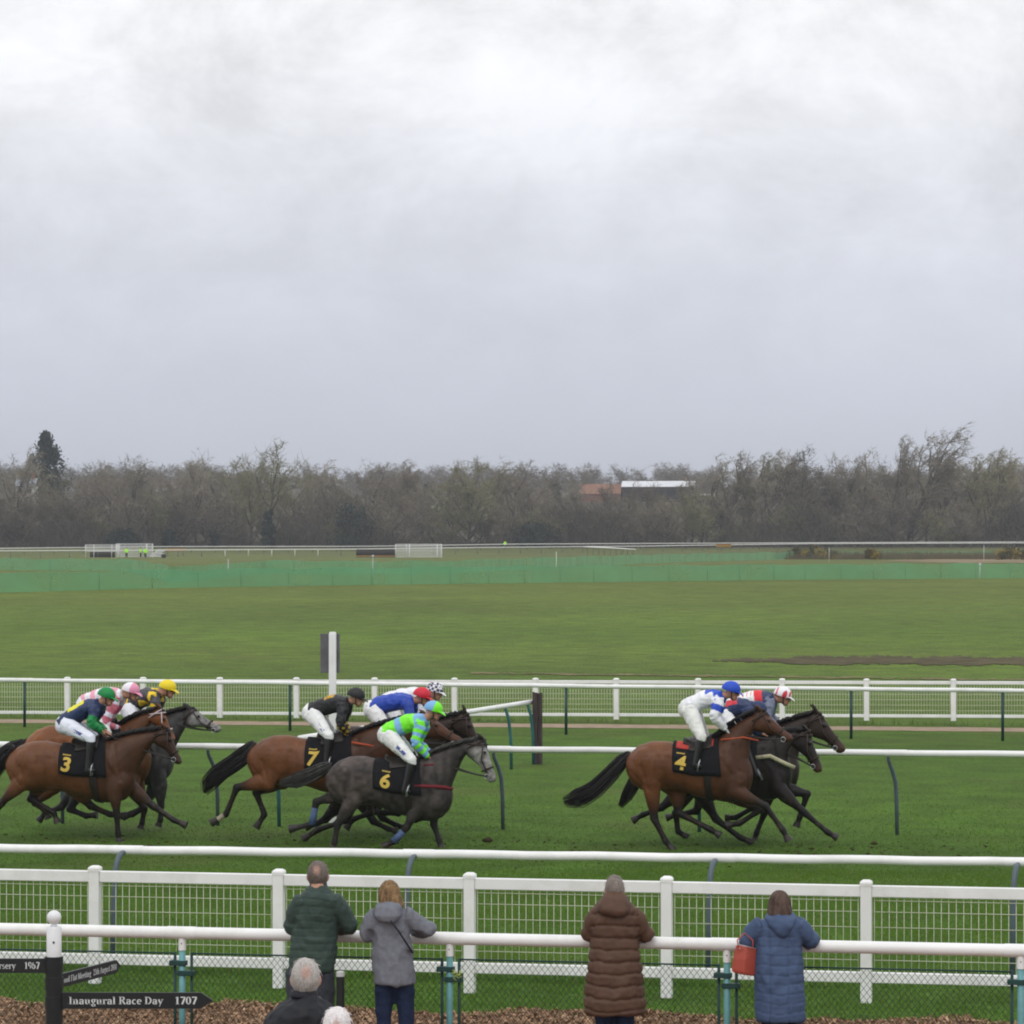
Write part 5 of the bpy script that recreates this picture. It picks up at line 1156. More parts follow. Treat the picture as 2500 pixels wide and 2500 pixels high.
        if text:
            q = MB(); gq = random.Random(int(J['hip'][0])); ax = knN - thN; La = np.linalg.norm(ax); ax /= La; up = np.cross(S, ax); up = up if up[2] > 0 else -up
            for i in range(7):
                f0 = .30 + i * .065; rr_ = .122 - .036 * f0; hgt = .026
                for k_ in range(2):
                    o0 = f0 + k_ * .028; p0 = thN + ax * La * o0; V = []
                    for (a_, bu) in ((0, -1), (.018, -1), (.018 + .008, 1), (.008, 1)):
                        ph = bu * hgt / rr_ * gq.uniform(.8, 1.1); V.append(p0 + ax * a_ * 1.1 + (-S * math.cos(ph) * .93 + up * math.sin(ph)) * (rr_ + .004))
                    q.add(V, [(0, 1, 2, 3)])
            put('thigh_print', q, mat('blue_print', (.07, .10, .30), .6), br, False)
        for kn, an, to in ((knN, anN, toN), (knF, anF, toF)):
            b = MB(); b.limb([(kn + (an - kn) * .08, .066, .062), (kn + (an - kn) * .3, .062, .058), (kn + (an - kn) * .7, .05, .048), (an, .045, .043), (an - (kn - an) * .06, .04, .04)], 12)
            he = an - (to - an) * .35 + (an - kn) * .07; b.limb([(he, .035, .034), (an + (an - kn) * .05, .045, .036), ((an + to) / 2 + (an - kn) * .04, .034, .04), (to, .02, .03)], 10); me = remesh(b, .014, 3, .5); bo = link('boot', me, mat('boot_leather', boot, .3, .5), root)
            q = MB(); ft = (an + to * 1.4) / 2.4; f_ = (to - an) / np.linalg.norm(to - an); dn = (an - kn) / np.linalg.norm(an - kn); sd = np.sign(kn[1]) * S
            q.tube([ft + dn * .085 - S * .05, ft + dn * .085 + S * .05, ft - dn * .06 + S * .045, ft - dn * .09, ft - dn * .06 - S * .045], .009, 5, 1, True); put('stirrup', q, m_steel, bo)
    # helmet
    q = MB(); ct = hd + fu * .028 - fd * .012; rings = []
    for ph in np.linspace(-.22, 1.5, 11):
        cs, sn = math.cos(ph), math.sin(ph); rings.append((ct + fu * .122 * sn - fd * .012 * (1 - sn) , fd * .138 * cs, S * .114 * cs))
    q.loft(rings, 24); me = q.mesh('helmet'); fix_normals(me); bm = bmesh.new(); bm.from_mesh(me); bmesh.ops.subdivide_edges(bm, edges=bm.edges, cuts=2, use_grid_fill=True); bm.to_mesh(me); bm.free()
    v = co(me); q_ = (v - ct) @ np.stack([fd, S, fu], 1); cc_ = np.zeros((len(v), 3)); cc_[:] = cap(q_); setcol(me, cc_); hl = link('helmet', me, mat('cap_silk', (.5, .5, .5), .5, .3, vc=True), root)
    q = MB(); rg = []
    for f_, (a_, w_, z_) in enumerate(((.085, .10, -.005), (.13, .088, -.012), (.175, .06, -.03), (.195, .02, -.042))): rg.append((ct + fd * a_ + fu * z_, S * w_, fu * (.012 - .002 * f_)))
    q.loft(rg, 12); pk = q.mesh('peak'); fix_normals(pk); cc_ = np.zeros((len(pk.vertices), 3)); cc_[:] = cap(np.array([[.15, 0, 0]])); setcol(pk, cc_); link('peak', pk, mat('cap_silk', (.5, .5, .5)), hl)
    q = MB(); q.tube([hd + fd * .09 * math.cos(a_) + S * .09 * math.sin(a_) + fu * .012 for a_ in np.linspace(-1.2, 1.2, 11)], [.012, .014, .02, .024, .024, .02, .024, .024, .02, .014, .012], 8, .6); put('goggles', q, mat('goggle_lens', (.02, .018, .018), .15, .6), root)
    q = MB(); q.tube([hd + S * .088 + fu * .02, hd + S * .07 - fu * .09 + fd * .03, hd - fu * .125 + fd * .055, hd - S * .07 - fu * .09 + fd * .03, hd - S * .088 + fu * .02], .008, 5); put('chin_strap', q, m_leather, root)
    # reins: from the bit to the hands
    off = np.array((0, 0, z0))
    q = MB()
    for bit, hh in zip(h.bit, (hN, hF)):
        hh = hh + off; mid = (bit + hh) / 2 + np.array((0, np.sign(bit[1]) * .03, -.07)); pts = [bit * (1 - t_) ** 2 + mid * 2 * t_ * (1 - t_) + hh * t_ * t_ for t_ in np.linspace(0, 1, 9)]; q.tube(pts, .011, 5, .5)
    q.tube([hN + off, (hN + hF) / 2 + off + np.array((-.06, 0, -.14)), hF + off], .010, 5, .5); put('reins', q, rein, h.root)
    return root

# --- colour patterns of the silks
def flat(c): return lambda x: np.array(c)
W_, NV, BL, GN, PK, YL, BK, RD, LM, SB = (.80, .80, .84), (.022, .038, .105), (.02, .075, .52), (.01, .23, .06), (.78, .25, .36), (.80, .62, .02), (.016, .016, .018), (.60, .022, .045), (.20, .86, .03), (.20, .42, .72)
def hoop(c0, c1, f, ph=0.0, key='t', duty=.5): return lambda x: np.where((((x[key] * f + ph) % 1) < duty)[:, None], np.array(c0), np.array(c1))
def cap_split(c0, c1, at_=0.0): return lambda q: np.where((q[:, 0] > at_)[:, None], np.array(c1), np.array(c0))
def spots(c0, c1, f, thr=.35): return lambda x: np.where(((np.sin(x['v'][:, 0] * f) * np.sin(x['v'][:, 2] * f + x['v'][:, 0] * 4) * np.cos(x['v'][:, 1] * f)) > thr - .35 + .1)[:, None], np.array(c1), np.array(c0))

def shift(pts, dx, dy_=0): return [(a + dx, b + dy_) for a, b in pts]
# ---- group C: number 4 and the two dark horses beyond
legs4 = {'NH': [(1590, 1908), (1597, 1998), (1624, 2052), (1640, 2072)], 'FH': [(1655, 1930), (1655, 1984), (1734, 2025), (1754, 2037)], 'NF': [(1793, 1932), (1868, 1967), (1911, 2026), (1923, 2048)], 'FF': [(1785, 1942), (1858, 1976), (1806, 2010), (1779, 2014)]}
def strap(name, m, pts, r, flat_=.6):
    def fn(h):
        q = MB(); q.tube([h.P(x, y, v) for x, y, v in pts], r, 7, flat_); put(name, q, m, h.root)
    return fn
def redpad(h):
    h.patch('saddle_pad', h.wx - 100 * h.k, h.wx - 10 * h.k, -40, 40, .034, m_redpad, 8, 14, .015)
    strap('neck_strap', m_orange, [(1760, 1806, -.16), (1790, 1803, -.135), (1815, 1800, -.12), (1852, 1808, -.1)], .013)(h)
h4 = make_horse(50.8, 1531, 1838, 0, 0, (1758, 1803), (1857, 1731), (1941, 1801), legs4, 'bay', 'bay horse wearing the black number 4 cloth, nearest of the right-hand trio',
    tail={'p': [(1540, 1838), (1520, 1856), (1490, 1892), (1448, 1932), (1412, 1950), (1378, 1958)], 'w': [8, 17, 20, 21, 23, 10]}, number='4', extra=redpad)
make_jockey(h4, dict(hip=(1683, 1727), sh=(1759, 1702), head=(1787, 1688), knee=(1712, 1800), ankle=(1697, 1866), toe=(1713, 1870), elbow=(1742, 1750), hand=(1774, 1783)),
    'jockey in white and blue silks and a royal blue cap, on the bay number 4', lambda x: np.where(((x['t'] > .86) | ((x['t'] > .62) & (x['b'] > .11)))[:, None], np.array(BL), np.array(W_)), flat(BL), lambda x: np.where(((x['arm'] > .16) & (x['arm'] < .34))[:, None], np.array(BL), np.array(W_)), (.76, .76, .73), False, glove=(.6, .6, .65))
legsB = {'NH': [(1702, 1920), (1748, 2000), (1806, 2044), (1834, 2056)], 'FH': [(1672, 1925), (1614, 1972), (1570, 1989), (1549, 2001)], 'NF': [(1898, 1925), (1963, 1983), (2022, 2033), (2040, 2043)], 'FF': [(1915, 1926), (1971, 1938), (1952, 1996), (1946, 2013)]}
hB = make_horse(51.7, 1628, 1934, -8, -6, (1850, 1800), (1972, 1779), (2012, 1882), legsB, 'black', 'very dark horse with a cream sheepskin breast girth, head low, middle of the right-hand trio',
    tail={'p': [(1638, 1836), (1590, 1862), (1552, 1905), (1530, 1945), (1515, 1968)], 'w': [8, 15, 16, 13, 5]}, extra=strap('breast_girth', m_fleece, [(1845, 1850, -.27), (1880, 1846, -.25), (1912, 1862, -.21), (1940, 1874, -.12)], .032), ears='back')
make_jockey(hB, dict(hip=(1764, 1740), sh=(1832, 1727), head=(1852, 1736), knee=(1812, 1805), ankle=(1846, 1888), toe=(1862, 1893), elbow=(1828, 1778), hand=(1862, 1792)),
    'jockey in navy silks with a red band on the back, behind the number 4', lambda x: np.where(((x['b'] > .09) & (x['t'] > .05) & (x['t'] < .62))[:, None], np.array((.58, .03, .05)), np.array(NV)), flat(NV), flat(NV))
legsC = {'NH': [(1690, 1915), (1650, 1985), (1655, 2030), (1675, 2042)], 'FH': [(1725, 1915), (1700, 1980), (1650, 1990), (1632, 1995)], 'NF': [(1880, 1925), (1866, 1985), (1847, 2033), (1842, 2050)], 'FF': [(1890, 1925), (1850, 1965), (1797, 1996), (1776, 1997)]}
hC = make_horse(52.6, 1652, 1952, -20, -14, (1868, 1788), (1996, 1737), (2070, 1828), legsC, 'darkbay', 'dark brown horse with pricked ears, head furthest forward of all',
    tail={'p': [(1662, 1825), (1620, 1846), (1590, 1862)], 'w': [7, 14, 9]}, ears='up')
make_jockey(hC, dict(hip=(1795, 1722), sh=(1883, 1706), head=(1913, 1701), knee=(1835, 1795), ankle=(1850, 1870), toe=(1865, 1874), elbow=(1872, 1752), hand=(1900, 1775)),
    'jockey in red, white and navy silks and a white cap with red stars, furthest right', lambda x: np.where((x['t'] > .80)[:, None], np.array(NV), np.where((x['t'] > .58)[:, None], np.array((.70, .03, .04)), np.where((np.abs((x['t'] * 9 % 1) - .5) < .09)[:, None] & (x['b'] > .09)[:, None], np.array((.7, .06, .08)), np.array((.8, .8, .8))))),
    lambda q: np.where((np.hypot((np.abs(q[:, 0] - .03) - .0), (q[:, 2] - .06) * .6 + np.abs(q[:, 1]) * .3) < .036)[:, None] | (np.abs(np.abs(q[:, 0]) - .1) < .012)[:, None], np.array((.62, .04, .07)), np.array((.8, .8, .82))), flat((.16, .18, .26)))

# ---- group B: number 6 (grey), number 7 (bay) and two beyond
legs6 = {'NH': [(868, 1945), (824, 2012), (817, 2056), (813, 2068)], 'FH': [(850, 1935), (772, 1957), (762, 2012), (712, 2023)], 'NF': [(1020, 1966), (993, 2020), (962, 2054), (940, 2065)], 'FF': [(1060, 1968), (1059, 2014), (1072, 2050), (1077, 2070)]}
def g6(h):
    strap('breast_girth', m_red, [(1010, 1918, -.27), (1057, 1920, -.225), (1085, 1922, -.16), (1102, 1926, -.06), (1105, 1926, .06), (1090, 1920, .15)], .026)(h); strap('neck_strap', m_red, [(1035, 1868, -.17), (1065, 1866, -.14), (1098, 1873, -.12)], .014)(h)
h6 = make_horse(51.1, 800, 1104, 36, 46, (1030, 1852), (1181, 1801), (1216, 1908), legs6, 'grey', 'dark grey horse wearing the black number 6 cloth, pale face hanging low',
    tail={'p': [(808, 1866), (790, 1876), (764, 1890), (725, 1905), (684, 1911)], 'w': [8, 16, 17, 18, 8], 'grey': True}, number='6', boots=('FH', 'NF'), extra=g6, numoff=12)
make_jockey(h6, dict(hip=(948, 1790), sh=(1033, 1759), head=(1060, 1736), knee=(1006, 1856), ankle=(987, 1928), toe=(1002, 1932), elbow=(1013, 1814), hand=(1048, 1850)),
    'jockey in lime green and sky blue silks and quartered cap, on the grey number 6', lambda x: np.where(((np.abs(x['t'] - .38) < .085) | (x['t'] > .84))[:, None], np.array(SB), np.array(LM)), cap_split(SB, LM, .005), hoop(LM, SB, 5.5, .1, 'arm', .5), (.78, .78, .77))
legs7 = {'NH': [(652, 1908), (578, 1923), (552, 1988), (520, 2007)], 'FH': [(690, 1905), (624, 1934), (646, 1988), (628, 2016)], 'NF': [(880, 1915), (848, 2002), (775, 2026), (744, 2046)], 'FF': [(900, 1912), (905, 1985), (862, 2000), (848, 2018)]}
h7 = make_horse(52.2, 608, 924, -14, -12, (862, 1791), (1040, 1743), (1136, 1808), legs7, 'bay', 'bright bay horse wearing the black number 7 cloth with a white hind pastern',
    tail={'p': [(622, 1812), (605, 1836), (574, 1862), (536, 1886), (512, 1912), (500, 1934)], 'w': [10, 21, 21, 20, 19, 8]}, number='7', socks={'NH': (.42, .36, .27)}, extra=strap('breast_strap', m_orange, [(858, 1812, -.22), (885, 1817, -.2), (924, 1824, -.15)], .017))
make_jockey(h7, dict(hip=(763, 1737), sh=(844, 1715), head=(871, 1703), knee=(803, 1797), ankle=(796, 1860), toe=(812, 1864), elbow=(830, 1766), hand=(848, 1795)),
    'jockey in black silks with a gold back emblem, on the number 7', lambda x: np.where(((np.abs(x['t'] - .62) < .14) & (x['b'] > .095) & (np.abs(x['y']) < .14) & (np.sin(x['v'][:, 0] * 60) * np.sin(x['v'][:, 1] * 70) > -.75))[:, None], np.array((.52, .30, .03)), np.array(BK)), flat((.02, .02, .022)),
    lambda x: np.where(((x['arm'] > .55) & (np.sin(x['v'][:, 0] * 70) * np.sin(x['v'][:, 2] * 60) > .25))[:, None], np.array((.48, .32, .03)), np.array(BK)), (.80, .80, .86))
legsD = {'NH': [(866, 1932), (912, 2005), (948, 2024), (964, 2028)], 'FH': [(845, 1928), (800, 1990), (775, 2010), (752, 2018)], 'NF': [(1015, 1935), (972, 1985), (938, 1985), (922, 1982)], 'FF': [(1020, 1935), (1038, 1995), (1015, 2002), (1000, 2004)]}
hD = make_horse(53.0, 764, 1072, -28, -22, (1000, 1782), (1138, 1738), (1186, 1836), legsD, 'darkbay', 'dark brown horse with its bridled head showing above the grey number 6', tail={'p': [(775, 1815), (740, 1840), (720, 1865)], 'w': [7, 13, 8]}, ears='up')
make_jockey(hD, dict(hip=(912, 1728), sh=(1004, 1713), head=(1032, 1702), knee=(955, 1798), ankle=(950, 1862), toe=(966, 1866), elbow=(1000, 1756), hand=(1035, 1775)),
    'jockey in royal blue silks and a red cap, bent low behind the lime green jockey', flat((.018, .06, .40)), flat(RD), flat((.016, .05, .32)), (.78, .77, .75))
hE = make_horse(53.75, 790, 1098, -36, -32, (1030, 1774), (1128, 1752), (1176, 1830), {k_: shift(v_, 22, -8) for k_, v_ in legsD.items()}, 'darkbay', 'dark horse almost hidden behind the number 6, furthest back in the middle group')
make_jockey(hE, dict(hip=(950, 1712), sh=(1036, 1700), head=(1063, 1689), knee=(985, 1790), ankle=(980, 1852), toe=(996, 1856), elbow=(1030, 1745), hand=(1062, 1766)),
    'jockey in white silks and a white cap with black checks, beyond the red cap', flat((.78, .78, .82)), lambda q: np.where(((np.floor(q[:, 0] * 26) + np.floor(q[:, 1] * 26) + np.floor(q[:, 2] * 26)) % 2 < .5)[:, None], np.array((.03, .03, .06)), np.array((.8, .8, .85))), flat((.74, .75, .8)))

# ---- group A: number 3 and two beyond
legs3 = {'NH': [(62, 1900), (2, 1962), (-40, 2018), (-66, 2034)], 'FH': [(100, 1912), (75, 1950), (132, 1985), (139, 2004)], 'NF': [(279, 1928), (285, 1988), (288, 2034), (291, 2053)], 'FF': [(318, 1922), (374, 1968), (424, 2002), (450, 2013)]}
h3 = make_horse(52.3, 20, 331, 1, 2, (264, 1806), (408, 1776), (448, 1862), legs3, 'brown', 'brown horse wearing the black number 3 cloth, nearest of the left-hand trio',
    tail={'p': [(34, 1822), (14, 1836), (-6, 1868), (-20, 1900)], 'w': [9, 17, 19, 13]}, number='3')
make_jockey(h3, dict(hip=(160, 1765), sh=(239, 1720), head=(262, 1702), knee=(223, 1803), ankle=(214, 1878), toe=(232, 1880), elbow=(222, 1765), hand=(252, 1788)),
    'jockey in navy silks with green sleeves and a green cap, on the brown number 3', lambda x: np.where(((x['b'] > .105) & (x['t'] > .25) & (x['t'] < .75))[:, None], np.array((.75, .70, .03)), np.array(NV)), flat(GN), lambda x: np.where((x['arm'] > .30)[:, None], np.array(GN), np.array(NV)), (.74, .76, .86))
legsF = {'NH': [(180, 1922), (222, 1968), (268, 1988), (300, 1992)], 'FH': [(130, 1918), (85, 1960), (112, 1982), (117, 1994)], 'NF': [(322, 1925), (352, 1972), (325, 1988), (306, 1993)], 'FF': [(335, 1922), (352, 1978), (347, 2008), (344, 2017)]}
h2 = make_horse(53.2, 62, 368, -38, -36, (300, 1770), (394, 1728), (432, 1806), legsF, 'brightbay', 'orange-bay horse between the brown number 3 and the grey', tail={'p': [(72, 1808), (30, 1826), (0, 1850), (-20, 1885)], 'w': [8, 17, 18, 12]}, number='2', bridle=mat('pale_bridle', (.5, .42, .42), .6))
make_jockey(h2, dict(hip=(212, 1716), sh=(292, 1698), head=(321, 1690), knee=(262, 1792), ankle=(262, 1850), toe=(278, 1854), elbow=(254, 1766), hand=(296, 1780)),
    'jockey in pink and white silks and cap, between green and yellow caps', lambda x: np.where(((x['t'] * 3.2 + .25) % 1 < .45)[:, None], np.array((.80, .34, .44)), np.array((.8, .78, .84))), cap_split((.82, .78, .84), (.80, .30, .46), .0), lambda x: np.where((np.sin(x['arm'] * 24) > .55)[:, None], np.array((.75, .72, .82)), np.array((.55, .14, .20))))
legsG = {'NH': [(205, 1915), (170, 1975), (210, 1992), (232, 1990)], 'FH': [(190, 1915), (150, 1970), (110, 1985), (98, 2000)], 'NF': [(390, 1920), (393, 1968), (392, 2000), (388, 2012)], 'FF': [(380, 1915), (352, 1970), (322, 1985), (306, 1990)]}
hG = make_horse(54.1, 116, 424, -45, -42, (366, 1766), (464, 1727), (545, 1776), legsG, 'irongrey', 'iron grey horse with a pale face stretched forward, leading the left-hand trio', tail={'p': [(124, 1800), (90, 1815), (60, 1835)], 'w': [7, 12, 9], 'grey': True}, ears='up')
make_jockey(hG, dict(hip=(316, 1726), sh=(385, 1694), head=(411, 1683), knee=(334, 1772), ankle=(330, 1846), toe=(346, 1850), elbow=(378, 1742), hand=(408, 1760)),
    'jockey in dark grey silks with yellow spots and a yellow cap, on the grey', spots((.055, .055, .065), (.80, .56, .02), 19, .30), flat(YL), spots((.055, .055, .065), (.80, .56, .02), 19, .34), (.75, .77, .82))

# ================================================================ spectators at the rail, seen from behind
def skin_head(b, c, w_, hgt, dep, fwd=(0, 1, 0)):
    b.ball(c, w_, dep, hgt, n=18, m=12); c = np.array(c)
    b.ball(c + np.array((0, dep * .45, -hgt * .55)), w_ * .72, dep * .55, hgt * .45)
    b.ball(c + np.array((0, dep * .98, -hgt * .1)), .016, .03, .03, n=8, m=6); b.ball(c + np.array((0, dep * .9, -hgt * .55)), .028, .016, .012, n=8, m=6)
    for sg in (-1, 1): b.ball(c + np.array((sg * w_ * 1.0, -.005, -hgt * .12)), .012, .022, .036, n=8, m=7)
def hand(b, wrist, d, sg):
    d = np.array(d, float); d /= np.linalg.norm(d); wrist = np.array(wrist, float); dn = np.array((0, 0, -1.)); sx = np.cross(d, dn); sx /= np.linalg.norm(sx)
    b.limb([(wrist - d * .02, .022, .026), (wrist + d * .05, .018, .042), (wrist + d * .09, .015, .042)], 8)
    for i in range(4):
        o = sx * (.032 - .021 * i); p0 = wrist + d * .085 + o; ln = (.055, .065, .06, .046)[i]
        b.tube([p0, p0 + d * ln * .5 + dn * .004, p0 + d * ln * .85 + dn * .02, p0 + d * ln + dn * .042], [.0095, .009, .0085, .007], 7)
    b.tube([wrist + d * .02 - sx * sg * .03, wrist + d * .055 - sx * sg * .052 + dn * .01, wrist + d * .085 - sx * sg * .05 + dn * .025], [.012, .011, .009], 7)
def spectator(D, x0, head, hw, hh, torso, arms, coat_m, label, leg, hair, quilt=None, wrist_v=.42, hood=None, coatlen=None, legw=.075, collar=None, hairfn=None, skinc=(.50, .27, .19), seam=None):
    fr = Frame(px(x0, D), D, 0.0); P = fr.P; root = thing('person', label, 'person', fr.loc(), 0)
    c = P(*head, .03); s = F / D
    b = MB(); skin_head(b, c, hw, hh, hw * 1.22)
    nk = (c[0] * .6 + P((torso[0][0] + torso[0][1]) / 2, torso[0][2])[0] * .4)
    top = torso[0]; ytop = P(x0, top[2])[2]
    b.limb([(c + np.array((0, -.015, -hh * .6)), .055, .055), ((nk, -.01, ytop + .0), .06, .06), ((nk, 0, ytop - .14), .07, .11)], 12)
    T = []
    for xl, xr, y, dep in torso:
        a, d = P(xl, y), P(xr, y); T.append(((a[0] + d[0]) / 2, a[2], (d[0] - a[0]) / 2, dep))
    b.loft([((cx, .0 if z < 1.1 else .02, z), (w_ * .66, 0, 0), (0, dp * .66, 0)) for cx, z, w_, dp in T[2:-2]], 18)
    lx = [P(x, leg[0][2], 0)[0] for x in (leg[0][0], leg[0][1])]
    ch = MB()
    for sg, (sh_, el, wr) in zip((-1, 1), arms):
        A, E, Wv = P(*sh_, .0), P(*el, .05), P(*wr, wrist_v)
        b.limb([(A, .04, .04), ((A + E) / 2, .036, .036), (E + (Wv - E) * .05, .022, .022), ((E + Wv) / 2, .03, .03), (Wv, .026, .026)], 10); hand(b, Wv, (Wv - E) * np.array((1, 1, .2)), sg)
        f_ = Wv - E; ch.limb([(A * 1.0 + np.array((-sg * .02, 0, .0)), .085, .085), (A + (E - A) * .4, .082, .08), (A + (E - A) * .8, .07, .07), (E, .074, .074)], 14); ch.ball(E, .074); ch.limb([(E - f_ * .03, .074, .073), (E + f_ * .4, .06, .06), (E + f_ * .92, .047, .047)], 12)
    hipz = P(x0, torso[-1][2])[2]; pl = MB()
    for sg, x in zip((-1, 1), lx):
        fx = x + sg * .01; b.limb([((x * .8 + nk * .2, 0, max(hipz + .12, 1.0)), .055, .055), ((x, 0, max(hipz - .02, .84)), .055, .055), ((fx, .015, .5), .045, .045), ((fx, 0, .08), .035, .035)], 10); b.limb([((fx, -.05, .05), .04, .04), ((fx, .06, .05), .04, .045), ((fx, .16, .035), .025, .045)], 8)
        pl.limb([((x * .7 + nk * .3, .01, max(hipz + .10, .98)), legw * 1.15, legw * 1.1), ((x, 0, max(hipz - .02, .84)), legw * 1.3, legw * 1.2), ((fx, .015, .5), legw * 1.02, legw * .98), ((fx, 0, .06), legw * .85, legw * .85)], 14)
        q = MB(); q.limb([((fx, -.09, .045), .045, .042), ((fx, -.02, .07), .06, .048), ((fx, .08, .05), .045, .052), ((fx, .19, .03), .026, .045)], 10); me = remesh(q, .012, 3); link('shoe', me, mat('shoe', (.02, .018, .018), .5), root)
    me = remesh(b, .0105, 4, .45); v = co(me); setcol(me, np.tile(np.array(skinc), (len(v), 1)) * (.93 + .14 * hsh(v * 25))[:, None]); link('body', me, mat('skin_tone', (.45, .25, .17), .5, .35, vc=True), root)
    me = remesh(pl, .012, 4); v = co(me); nn = nor(me); setco(me, v + nn * fold(v, .011, 8, 4)[:, None]); link('trousers', me, leg[1], root)
    # coat
    ch.loft([((cx, .0 if z < 1.1 else .02, z), (w_, 0, 0), (0, dp, 0)) for cx, z, w_, dp in T], 26)
    me = remesh(ch, .0105, 5, .5); v = co(me); nn = nor(me)
    wr_ = fold(v, .019, 7.5, int(x0)) + fold(v, .006, 19, 3)
    if quilt:
        per, dep_, sharp_, arms_too = quilt; ph = (v[:, 2] + .035 * (vnoise(v * np.array((1, 1, .4)), 5, 7) - .5) + .018 * (vnoise(v, 16, 8) - .5)) / per; sn = np.abs(np.sin(math.pi * ph)); bump = (1 - (1 - sn) ** sharp_) * dep_
        far_ = (np.abs(v[:, 0] - T[2][0]) > T[2][2] * 1.0) & (v[:, 2] > T[3][1] - .06)
        if not arms_too: bump = np.where(far_, dep_ * .6, bump)
        wr_ = wr_ * .7 + bump - dep_ * .7
    if seam:
        for xs_ in seam: wr_ -= .010 * np.exp(-((v[:, 0] - P(xs_, 2300)[0]) / .006) ** 2) * (nn[:, 1] < -.2)
    setco(me, v + nn * wr_[:, None]); link('jacket', me, coat_m, root)
    if hood:
        q = MB(); 
        for st in hood: q.loft([((P(xc_, y)[0], yo, P(xc_, y)[2]), (w_, 0, 0), (0, dp, 0)) for xc_, y, w_, dp, yo in st], 18)
        me = remesh(q, .012, 4); v = co(me); nn = nor(me); setco(me, v + nn * fold(v, .014, 9, 6)[:, None]); link('hood', me, coat_m, root)
    if collar:
        q = MB(); xc_, y0, y1, w_ = collar; a, d = P(xc_, y0), P(xc_, y1); q.loft([((a[0], .01, a[2]), (w_, 0, 0), (0, w_, 0)), ((d[0], .02, d[2]), (w_ * .93, 0, 0), (0, w_ * .95, 0))], 18); link('collar', remesh(q, .012, 3), coat_m, root)
    hairfn(c, hw, hh, root, P, hair)
    return root, P
def short_hair(bald=None, low=.62):
    def fn(c, hw, hh, root, P, cols):
        q = MB(); q.ball(c + np.array((0, -.012, .010)), hw * 1.03, hw * 1.24, hh * 1.04, n=24, m=16); me = q.mesh('hair'); fix_normals(me)
        bm = bmesh.new(); bm.from_mesh(me)
        kill = [f for f in bm.faces if (f.calc_center_median().y - c[1] > hw * .35 and f.calc_center_median().z - c[2] < hh * .5) or f.calc_center_median().z - c[2] < -hh * low]
        bmesh.ops.delete(bm, geom=kill, context='FACES'); bmesh.ops.subdivide_edges(bm, edges=bm.edges, cuts=2, use_grid_fill=True); bm.to_mesh(me); bm.free()
        v = co(me); nn = nor(me); r = v - c; setco(me, v + nn * (.005 * (vnoise(v * np.array((1, 1, .3)), 60, 2) - .5) + .006 * (vnoise(v, 22, 4) - .5))[:, None])
        cc = np.tile(np.array(cols[0]), (len(v), 1)); k = (vnoise(v * np.array((1, 1, .3)), 70, 1) * .5 + .5 * vnoise(v, 16, 3))[:, None]; cc = cc * (1 - k) + np.array(cols[1]) * k
        if bald is not None:
            bx, bz, br = bald; m_ = .75 * ss(br * 1.15, br * .2, np.hypot((r[:, 0] - bx) , (r[:, 2] - bz) * .8 + np.maximum(r[:, 1], 0) * .4))[:, None]; cc = cc * (1 - m_) + np.array((.46, .27, .21)) * m_
        setcol(me, cc); link('hair', me, mat('hair_vc', (.3, .3, .3), .75, .25, .25, 90, vc=True), root)
        q = MB(); g = random.Random(2)
        for i in range(110):
            a = g.uniform(0, 6.28); z = g.uniform(-low, .95); rr = math.sqrt(max(0, 1 - z * z)); p = np.array((math.cos(a) * rr * hw * 1.05, math.sin(a) * rr * hw * 1.22 - .012, z * hh * 1.04 + .012))
            if p[1] > hw * .4 and z < .55: continue
            if bald is not None and math.hypot(p[0] - bald[0], p[2] - bald[1]) < bald[2] * .8: continue
            n_ = p / np.linalg.norm(p); tn = np.array((0, -.25, -1.)) - n_ * n_.dot((0, -.25, -1.)); tn /= np.linalg.norm(tn) + 1e-9; L = g.uniform(.02, .045); q.tube([c + p, c + p + tn * L * .6 + n_ * .002, c + p + tn * L + n_ * .003], [.0016, .0014, .0004], 3)
        put('hair_strands', q, mat('hair_str_%d' % int(cols[1][0] * 1000), cols[1], .7, .25), root)
    return fn
